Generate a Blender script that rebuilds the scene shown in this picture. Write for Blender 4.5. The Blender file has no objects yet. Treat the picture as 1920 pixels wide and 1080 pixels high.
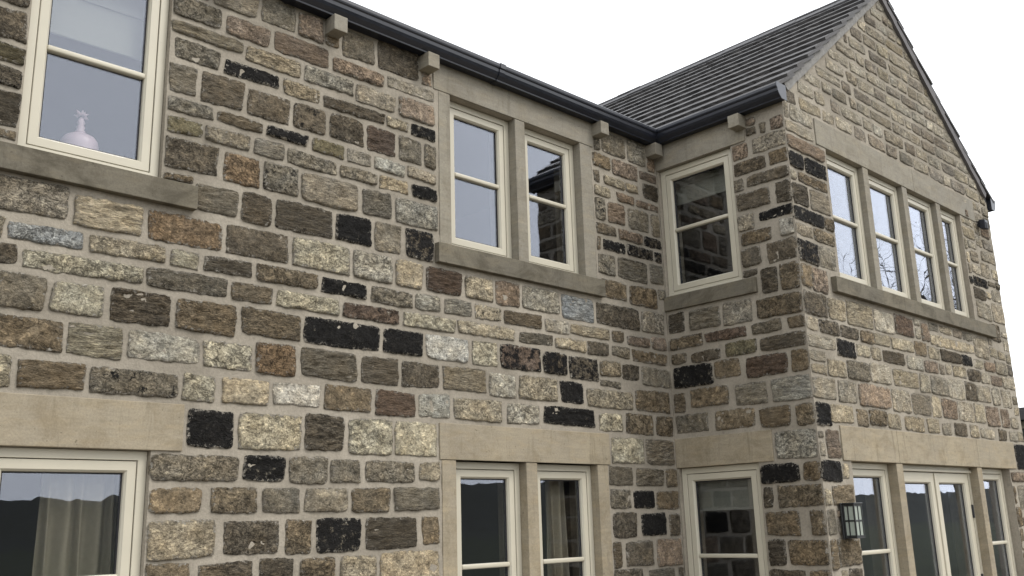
import bpy, bmesh, math, random
import numpy as np
from mathutils import Matrix, Vector, noise

SC = bpy.context.scene
COL = SC.collection
rnd = random.Random(11)

# ------------------------------------------------------------------ camera, sky, sun, exposure
cam_d = bpy.data.cameras.new('camera'); cam = bpy.data.objects.new('camera', cam_d); COL.objects.link(cam)
cam_d.sensor_width = 36.0; cam_d.lens = 1783.41 / 1920 * 36.0; cam_d.clip_start = 0.05; cam_d.clip_end = 8000
right = Vector((0.72276168, -0.69048506, -0.02908502)); down = Vector((0.14661983, 0.19432897, -0.96991694)); fwd = Vector((0.67536522, 0.69675436, 0.24169233))
m = Matrix.Identity(4)
for i in range(3):
    m[i][0] = right[i]; m[i][1] = -down[i]; m[i][2] = -fwd[i]
m.translation = Vector((0.0, -4.85, 1.62)); cam.matrix_world = m
SC.camera = cam
SC.render.engine = 'CYCLES'
SC.render.resolution_x = 1024; SC.render.resolution_y = 576

SUN_DIR = Vector((0.33, -0.60, 0.73)).normalized()          # towards the sun, high behind the camera, veiled by cloud
world = bpy.data.worlds.new('World'); SC.world = world; world.use_nodes = True
wn = world.node_tree.nodes; wl = world.node_tree.links; wn.clear()
sky = wn.new('ShaderNodeTexSky'); sky.sky_type = 'NISHITA'; sky.sun_disc = False
sky.sun_elevation = math.asin(SUN_DIR.z); sky.sun_rotation = math.atan2(SUN_DIR.x, SUN_DIR.y)
sky.air_density = 1.0; sky.dust_density = 4.0
bg1 = wn.new('ShaderNodeBackground'); bg1.inputs['Strength'].default_value = 0.10
bg2 = wn.new('ShaderNodeBackground'); bg2.inputs['Color'].default_value = (0.95, 0.97, 1.0, 1); bg2.inputs['Strength'].default_value = 1.28   # even cloud cover
mx = wn.new('ShaderNodeMixShader'); mx.inputs['Fac'].default_value = 0.93
wo = wn.new('ShaderNodeOutputWorld')
wl.new(sky.outputs[0], bg1.inputs['Color']); wl.new(bg1.outputs[0], mx.inputs[1]); wl.new(bg2.outputs[0], mx.inputs[2]); wl.new(mx.outputs[0], wo.inputs['Surface'])
sun_d = bpy.data.lights.new('sun', 'SUN'); sun_d.energy = 1.2; sun_d.angle = math.radians(24); sun_d.color = (1.0, 0.96, 0.90)
sun = bpy.data.objects.new('sun', sun_d); COL.objects.link(sun); sun.rotation_euler = SUN_DIR.to_track_quat('Z', 'Y').to_euler(); sun.location = (0, -20, 30)
SC.view_settings.view_transform = 'Standard'; SC.view_settings.look = 'None'; SC.view_settings.exposure = 0.80; SC.view_settings.gamma = 1.0
SC.view_settings.use_curve_mapping = False

XB, YC = 6.55, -1.295            # plane of the wing's side wall, plane of the gable wall
EAVE, APEX_X, APEX_Z, SLOPE = 4.94, 8.70, 6.66, 0.80

# ------------------------------------------------------------------ helpers
def lin(c):
    return tuple(((v / 255) / 12.92 if v <= 10 else (((v / 255) + 0.055) / 1.055) ** 2.4) for v in c)
def wmap(w):
    if w == 'A': return lambda u, d, z: (u, d, z)
    if w == 'B': return lambda u, d, z: (XB + d, -u, z)
    return lambda u, d, z: (u, YC + d, z)
def link(name, me, mat, parent=None, loc=None):
    o = bpy.data.objects.new(name, me); COL.objects.link(o)
    if mat is not None and me is not None and not me.materials: me.materials.append(mat)
    if parent is not None: o.parent = parent
    if loc is not None: o.location = loc
    return o
def empty(name, label, cat, loc=(0, 0, 0), group=None):
    o = bpy.data.objects.new(name, None); COL.objects.link(o); o.location = loc; tag(o, label, cat, group); return o
def tag(o, label, cat, group=None):
    o['label'] = label; o['category'] = cat
    if group: o['group'] = group
    return o
def mesh_bm(bm, name, smooth=False):
    me = bpy.data.meshes.new(name); bmesh.ops.recalc_face_normals(bm, faces=bm.faces); bm.to_mesh(me); bm.free()
    if smooth: me.polygons.foreach_set('use_smooth', [True] * len(me.polygons))
    return me
def add_box(bm, lo, hi, f=lambda a, b, c: (a, b, c), bevel=0.0, seg=1):
    vs = [bm.verts.new(f(x, y, z)) for x in (lo[0], hi[0]) for y in (lo[1], hi[1]) for z in (lo[2], hi[2])]
    fs = [bm.faces.new([vs[i] for i in q]) for q in ((0, 1, 3, 2), (4, 6, 7, 5), (0, 4, 5, 1), (2, 3, 7, 6), (0, 2, 6, 4), (1, 5, 7, 3))]
    if bevel:
        es = list({e for fc in fs for e in fc.edges})
        bmesh.ops.bevel(bm, geom=es, offset=bevel, segments=seg, affect='EDGES', profile=0.5)
def box_obj(name, boxes, mat, parent=None, f=lambda a, b, c: (a, b, c), bevel=0.003, seg=1):
    bm = bmesh.new()
    for lo, hi in boxes: add_box(bm, lo, hi, f, bevel, seg)
    return link(name, mesh_bm(bm, name), mat, parent)
def loft_frame(bm, u0, u1, z0, z1, prof, f, closed=True):
    """picture-frame shape: prof is a list of (inset, depth); mitred corners"""
    rings = []
    for ins, d in prof:
        rings.append([bm.verts.new(f(u, d, z)) for u, z in ((u0 + ins, z0 + ins), (u1 - ins, z0 + ins), (u1 - ins, z1 - ins), (u0 + ins, z1 - ins))])
    n = len(rings)
    for k in range(n if closed else n - 1):
        a, b = rings[k], rings[(k + 1) % n]
        for i in range(4):
            j = (i + 1) % 4
            bm.faces.new((a[i], a[j], b[j], b[i]))
def extrude_profile(name, prof, p0, p1, mat, parent, caps=True):
    """prof: list of 3D points (closed loop) given as function of end 0/1"""
    bm = bmesh.new()
    a = [bm.verts.new(p0(q)) for q in prof]; b = [bm.verts.new(p1(q)) for q in prof]
    n = len(prof)
    for i in range(n): bm.faces.new((a[i], a[(i + 1) % n], b[(i + 1) % n], b[i]))
    if caps: bm.faces.new(a); bm.faces.new(list(reversed(b)))
    return link(name, mesh_bm(bm, name), mat, parent)
def lathe(bm, prof, c, n=24):
    rings = []
    for r, z in prof:
        rings.append([bm.verts.new((c[0] + r * math.cos(2 * math.pi * i / n), c[1] + r * math.sin(2 * math.pi * i / n), c[2] + z)) for i in range(n)])
    for a, b in zip(rings, rings[1:]):
        for i in range(n): bm.faces.new((a[i], a[(i + 1) % n], b[(i + 1) % n], b[i]))
    bm.faces.new(list(reversed(rings[0]))); bm.faces.new(rings[-1])

# ------------------------------------------------------------------ materials
class NT:
    def __init__(s, name):
        s.m = bpy.data.materials.new(name); s.m.use_nodes = True; s.t = s.m.node_tree; s.n = s.t.nodes; s.n.clear()
        s.out = s.n.new('ShaderNodeOutputMaterial')
    def set(s, sock, v):
        if isinstance(v, bpy.types.NodeSocket): s.t.links.new(v, sock)
        else: sock.default_value = v
    def node(s, typ, out=0, props=None, **inp):
        nd = s.n.new(typ)
        for k, v in (props or {}).items(): setattr(nd, k, v)
        for k, v in inp.items():
            key = k.replace('_', ' ')
            s.set(nd.inputs[int(k[1:])] if k[0] == 'i' and k[1:].isdigit() else nd.inputs[key], v)
        return nd.outputs[out]
    def math(s, op, a, b=0.0, clamp=False):
        nd = s.n.new('ShaderNodeMath'); nd.operation = op; nd.use_clamp = clamp; s.set(nd.inputs[0], a); s.set(nd.inputs[1], b); return nd.outputs[0]
    def mix(s, fac, a, b, mode='MIX'):
        nd = s.n.new('ShaderNodeMix'); nd.data_type = 'RGBA'; nd.blend_type = mode
        s.set(nd.inputs[0], fac); s.set(nd.inputs[6], a); s.set(nd.inputs[7], b); return nd.outputs[2]
    def rng(s, v, a, b, c, d, smooth=False):
        nd = s.n.new('ShaderNodeMapRange'); nd.interpolation_type = 'SMOOTHSTEP' if smooth else 'LINEAR'
        for i, x in enumerate((v, a, b, c, d)): s.set(nd.inputs[i], x)
        return nd.outputs[0]
    def noise(s, vec, scale, detail=4.0, rough=0.55, out=0):
        return s.node('ShaderNodeTexNoise', out, None, Vector=vec, Scale=scale, Detail=detail, Roughness=rough)
    def pos(s): return s.node('ShaderNodeNewGeometry', 0)
    def bump(s, h, strength, dist, normal=None):
        nd = s.n.new('ShaderNodeBump'); s.set(nd.inputs['Height'], h); nd.inputs['Strength'].default_value = strength; nd.inputs['Distance'].default_value = dist
        if normal is not None: s.set(nd.inputs['Normal'], normal)
        return nd.outputs[0]
    def principled(s, col, rough=0.8, spec=0.3, normal=None, **kw):
        nd = s.n.new('ShaderNodeBsdfPrincipled'); s.set(nd.inputs['Base Color'], col); s.set(nd.inputs['Roughness'], rough); s.set(nd.inputs['Specular IOR Level'], spec)
        if normal is not None: s.set(nd.inputs['Normal'], normal)
        for k, v in kw.items(): s.set(nd.inputs[k.replace('_', ' ')], v)
        s.t.links.new(nd.outputs[0], s.out.inputs['Surface']); return s.m
def rgb(c): return (c[0], c[1], c[2], 1.0)
def grey(t, f):    # scalar socket -> used as a colour
    return f
def scale_vec(t, v, s):
    nd = t.n.new('ShaderNodeVectorMath'); nd.operation = 'MULTIPLY'; t.set(nd.inputs[0], v); t.set(nd.inputs[1], s); return nd.outputs[0]

MORTAR = (0.270, 0.240, 0.191)
def mortar_col(t, p):
    a = t.noise(p, 1.7, 6, 0.65); b = t.noise(p, 60, 6, 0.7); c = t.noise(p, 9, 6, 0.7)
    col = t.mix(t.rng(a, .3, .7, 0, 1), rgb([v * .74 for v in MORTAR]), rgb([MORTAR[0] * 1.22, MORTAR[1] * 1.23, MORTAR[2] * 1.26]))
    col = t.mix(1.0, col, t.rng(b, .25, .75, .80, 1.18), 'MULTIPLY')
    col = t.mix(t.rng(c, .56, .70, 0, .6), col, rgb([v * .60 for v in MORTAR]))
    return col, b, c
def make_mortar():
    t = NT('mortar'); p = t.pos(); col, b, c = mortar_col(t, p)
    h = t.math('ADD', t.math('MULTIPLY', b, .35), c)
    return t.principled(col, .95, .15, t.bump(h, .7, .012))
def make_stone():
    t = NT('rubble_sandstone'); p = t.pos()
    col = t.node('ShaderNodeAttribute', 0, {'attribute_name': 'col'}); par = t.n.new('ShaderNodeAttribute'); par.attribute_name = 'par'
    sep = t.n.new('ShaderNodeSeparateXYZ'); t.t.links.new(par.outputs['Vector'], sep.inputs[0]); soot_veil, lay, rd = sep.outputs
    edge = t.node('ShaderNodeAttribute', 2, {'attribute_name': 'edge'})
    comb = t.n.new('ShaderNodeCombineXYZ'); sc = t.rng(rd, 0, 1, .75, 1.7); t.set(comb.inputs[0], sc); t.set(comb.inputs[1], sc); t.set(comb.inputs[2], t.math('MULTIPLY', sc, t.rng(lay, 0, 1, 1.3, 7)))
    v = scale_vec(t, p, comb.outputs[0])
    n1 = t.noise(v, 8, 7, .70); n2 = t.noise(v, 62, 7, .82); n3 = t.noise(p, 6, 4, .6); n4 = t.noise(p, 19, 9, .78); n5 = t.noise(v, 24, 6, .68)
    grime_shade = t.math('SUBTRACT', 1.0, t.math('MULTIPLY', t.math('MULTIPLY', soot_veil, -1.0, True), 2.0, True))  # scales the painted pit and crevice darkening, weaker on the veiled gable stones
    warm = t.mix(1.0, col, (1.05, 1.0, .90, 1), 'MULTIPLY'); cool = t.mix(1.0, col, (.97, .98, .97, 1), 'MULTIPLY')
    c = t.mix(t.rng(n3, .35, .65, 0, 1), cool, warm)
    c = t.mix(1.0, c, t.rng(n1, .28, .72, .45, 1.55), 'MULTIPLY')  # colour follows the bump height, painting in relief shading
    c = t.mix(1.0, c, t.rng(n2, .34, .66, .38, 1.62), 'MULTIPLY')
    c = t.mix(t.rng(n5, .55, .64, 0, .85), c, t.mix(1.0, c, (1.7, 1.68, 1.62, 1), 'MULTIPLY'))          # pale grains and paler high spots
    c = t.mix(t.math('MULTIPLY', t.rng(n5, .44, .34, 0, .85), grime_shade), c, t.mix(1.0, c, (.31, .32, .33, 1), 'MULTIPLY'))           # pits darkened in colour: grime plus painted-in shade
    n6 = t.node('ShaderNodeTexNoise', 0, None, Vector=v, Scale=13.0, Detail=5.0, Roughness=.6, Distortion=1.1)
    crev = t.math('MULTIPLY', t.rng(t.math('ABSOLUTE', t.math('SUBTRACT', n6, .47)), .004, .045, 1, 0, True), t.rng(t.math('FRACT', t.math('MULTIPLY', rd, 7.31)), .15, .8, .1, .95))   # cracks and tool marks
    c = t.mix(t.math('MULTIPLY', crev, t.math('MULTIPLY', grime_shade, .7)), c, t.mix(1.0, c, (.31, .31, .32, 1), 'MULTIPLY'))  # thin shadows of the cracks painted into the colour
    thr = t.rng(soot_veil, 0, 1, .80, .335)
    sm = t.rng(t.math('SUBTRACT', t.math('ADD', t.math('MULTIPLY', n4, .85), t.math('MULTIPLY', n3, .15)), thr), -.025, .03, 0, 1)
    sootc = t.mix(t.rng(n2, .54, .68, 0, .8), (.0065, .0062, .0065, 1), (.052, .050, .047, 1))
    c = t.mix(t.math('MULTIPLY', sm, .97), c, sootc)
    mc, b, mcn = mortar_col(t, p)
    en = t.math('ADD', edge, t.math('MULTIPLY', t.math('SUBTRACT', t.noise(p, 38, 7, .82), .49), .21))
    mask = t.math('MULTIPLY', t.rng(en, -.0005, .003, 1, 0), t.rng(edge, .013, .021, 1, 0))
    fleck = t.rng(t.math('SUBTRACT', t.noise(p, 105, 3, .6), t.math('MULTIPLY', edge, 1.6)), .645, .665, 0, 1)   # crumbs of mortar left on the face
    rim = t.math('MULTIPLY', t.rng(en, .010, .003, 0, 1), t.rng(t.noise(p, 75, 3, .6), .52, .60, 0, 1))
    mask = t.math('MAXIMUM', mask, t.math('MULTIPLY', fleck, .85))
    c = t.mix(mask, c, mc); c = t.mix(t.math('MULTIPLY', rim, .85), c, (.40, .375, .325, 1))
    h = t.math('ADD', t.math('MULTIPLY', n1, 1.0), t.math('ADD', t.math('MULTIPLY', n2, .45), t.math('SUBTRACT', t.math('MULTIPLY', n5, .9), t.math('MULTIPLY', crev, .45))))
    h = t.math('MULTIPLY', h, t.rng(mask, 0, 1, 1, .6))
    return t.principled(c, .92, .2, t.bump(h, 1.0, .034))
def make_dressed(name, col, stain, amount, k=1.0):
    t = NT(name); p = t.pos()
    a = t.noise(p, 1.6, 4, .55); b = t.noise(p, 90, 4, .7); s = t.node('ShaderNodeTexNoise', 0, None, Vector=scale_vec(t, p, (1.6, 1.6, 2.2)), Scale=2.4, Detail=6.0, Roughness=.68, Distortion=.9); g = t.noise(scale_vec(t, p, (1.2, 1.2, 4)), 4, 5, .6)
    c = t.mix(t.rng(a, .3, .7, 0, 1), rgb(col), rgb([col[0] * .84, col[1] * .86, col[2] * .92]))
    c = t.mix(t.rng(g, .5, .72, 0, .35), c, rgb([col[0] * 1.12, col[1] * 1.02, col[2] * .84]))
    c = t.mix(t.math('MULTIPLY', t.rng(s, .46, .66, 0, 1), amount), c, rgb(stain))
    c = t.mix(1.0, c, t.rng(b, .3, .7, .86, 1.12), 'MULTIPLY')
    st = t.node('ShaderNodeTexNoise', 0, None, Vector=scale_vec(t, p, (9, 9, 1.2)), Scale=1.5, Detail=5.0, Roughness=.7, Distortion=.4)
    c = t.mix(t.rng(st, .56, .72, 0, .42), c, rgb([v * .55 for v in stain]))      # drip marks
    bed = t.node('ShaderNodeTexNoise', 0, None, Vector=scale_vec(t, p, (2, 2, 14)), Scale=3.0, Detail=4.0, Roughness=.6, Distortion=.6)
    c = t.mix(1.0, c, t.rng(bed, .3, .7, .90, 1.08), 'MULTIPLY')
    spk = t.noise(p, 38, 3, .5); c = t.mix(t.rng(spk, .70, .73, 0, .6), c, rgb([v * .3 for v in col]))
    return t.principled(c, .88, .2, t.bump(t.math('ADD', b, t.math('MULTIPLY', s, .8)), .28, .004))
def make_paint():
    t = NT('cream_paint'); p = t.pos(); a = t.noise(p, 3, 4, .6); b = t.noise(scale_vec(t, p, (1, 1, 1)), 120, 3, .6)
    c = t.mix(t.rng(a, .3, .7, 0, 1), (.455, .422, .335, 1), (.42, .39, .31, 1)); d = t.noise(p, 22, 5, .7)
    c = t.mix(t.rng(d, .64, .78, 0, .35), c, (.27, .25, .19, 1))
    return t.principled(c, .42, .4, t.bump(b, .06, .002))
def make_glass():
    t = NT('window_glass'); p = t.pos()
    face = t.node('ShaderNodeLayerWeight', 1, None, Blend=0.5)
    F0 = 0.098
    f = t.math('ADD', F0, t.math('MULTIPLY', t.math('POWER', face, 3.1), 1 - F0))
    w = t.noise(p, 2.3, 2, .5); nb = t.bump(w, .22, .006)
    gl = t.n.new('ShaderNodeBsdfGlossy'); gl.inputs['Color'].default_value = (.82, .87, 1.0, 1); gl.inputs['Roughness'].default_value = 0.0; t.set(gl.inputs['Normal'], nb)
    tr = t.n.new('ShaderNodeBsdfTransparent'); tr.inputs['Color'].default_value = (.88, .885, .865, 1)
    mxs = t.n.new('ShaderNodeMixShader'); t.set(mxs.inputs[0], f); t.t.links.new(tr.outputs[0], mxs.inputs[1]); t.t.links.new(gl.outputs[0], mxs.inputs[2])
    t.t.links.new(mxs.outputs[0], t.out.inputs['Surface']); return t.m
def make_simple(name, col, rough=.6, spec=.4, var=.15, scale=8, bump=.1, metal=0.0, dist=.004):
    t = NT(name); p = t.pos(); a = t.noise(p, scale, 5, .6)
    c = t.mix(1.0, rgb(col), t.rng(a, .25, .75, 1 - var, 1 + var), 'MULTIPLY')
    return t.principled(c, t.rng(a, .2, .8, rough * .85, min(1, rough * 1.15)), spec, t.bump(a, bump, dist), Metallic=metal)
def make_slate():
    t = NT('stone_slate'); p = t.pos(); a = t.noise(p, 4, 6, .65); b = t.noise(p, 45, 5, .7)
    oi = t.node('ShaderNodeObjectInfo', 4)
    c = t.mix(t.rng(a, .3, .7, 0, 1), (.028, .027, .028, 1), (.064, .059, .056, 1))
    c = t.mix(1.0, c, t.rng(oi, 0, 1, .75, 1.25), 'MULTIPLY')
    c = t.mix(t.rng(b, .6, .75, 0, .5), c, (.11, .105, .095, 1))
    return t.principled(c, t.rng(a, .3, .7, .52, .72), .45, t.bump(t.math('ADD', a, b), .35, .006))
M_MORTAR = make_mortar(); M_STONE = make_stone()
M_LINTEL = make_dressed('sawn_sandstone', (.288, .246, .174), (.185, .150, .098), .6)
M_LINTEL2 = make_dressed('sawn_sandstone_grey', (.245, .222, .174), (.160, .140, .105), .6)
M_SILL = make_dressed('weathered_sill_stone', (.145, .128, .094), (.070, .061, .044), .85)
M_PAINT = make_paint(); M_GLASS = make_glass()
M_GUTTER = make_simple('gutter_paint', (.010, .012, .019), .34, .5, .18, 14, .05)
M_SLATE = make_slate()
M_BLACK = make_simple('black_metal', (.012, .013, .013), .4, .5, .2, 30, .1)
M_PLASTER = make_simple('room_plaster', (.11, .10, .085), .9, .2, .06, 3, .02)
M_SEAL = make_simple('glazing_seal', (.02, .02, .022), .6, .3, .1, 20, .05)
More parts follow.
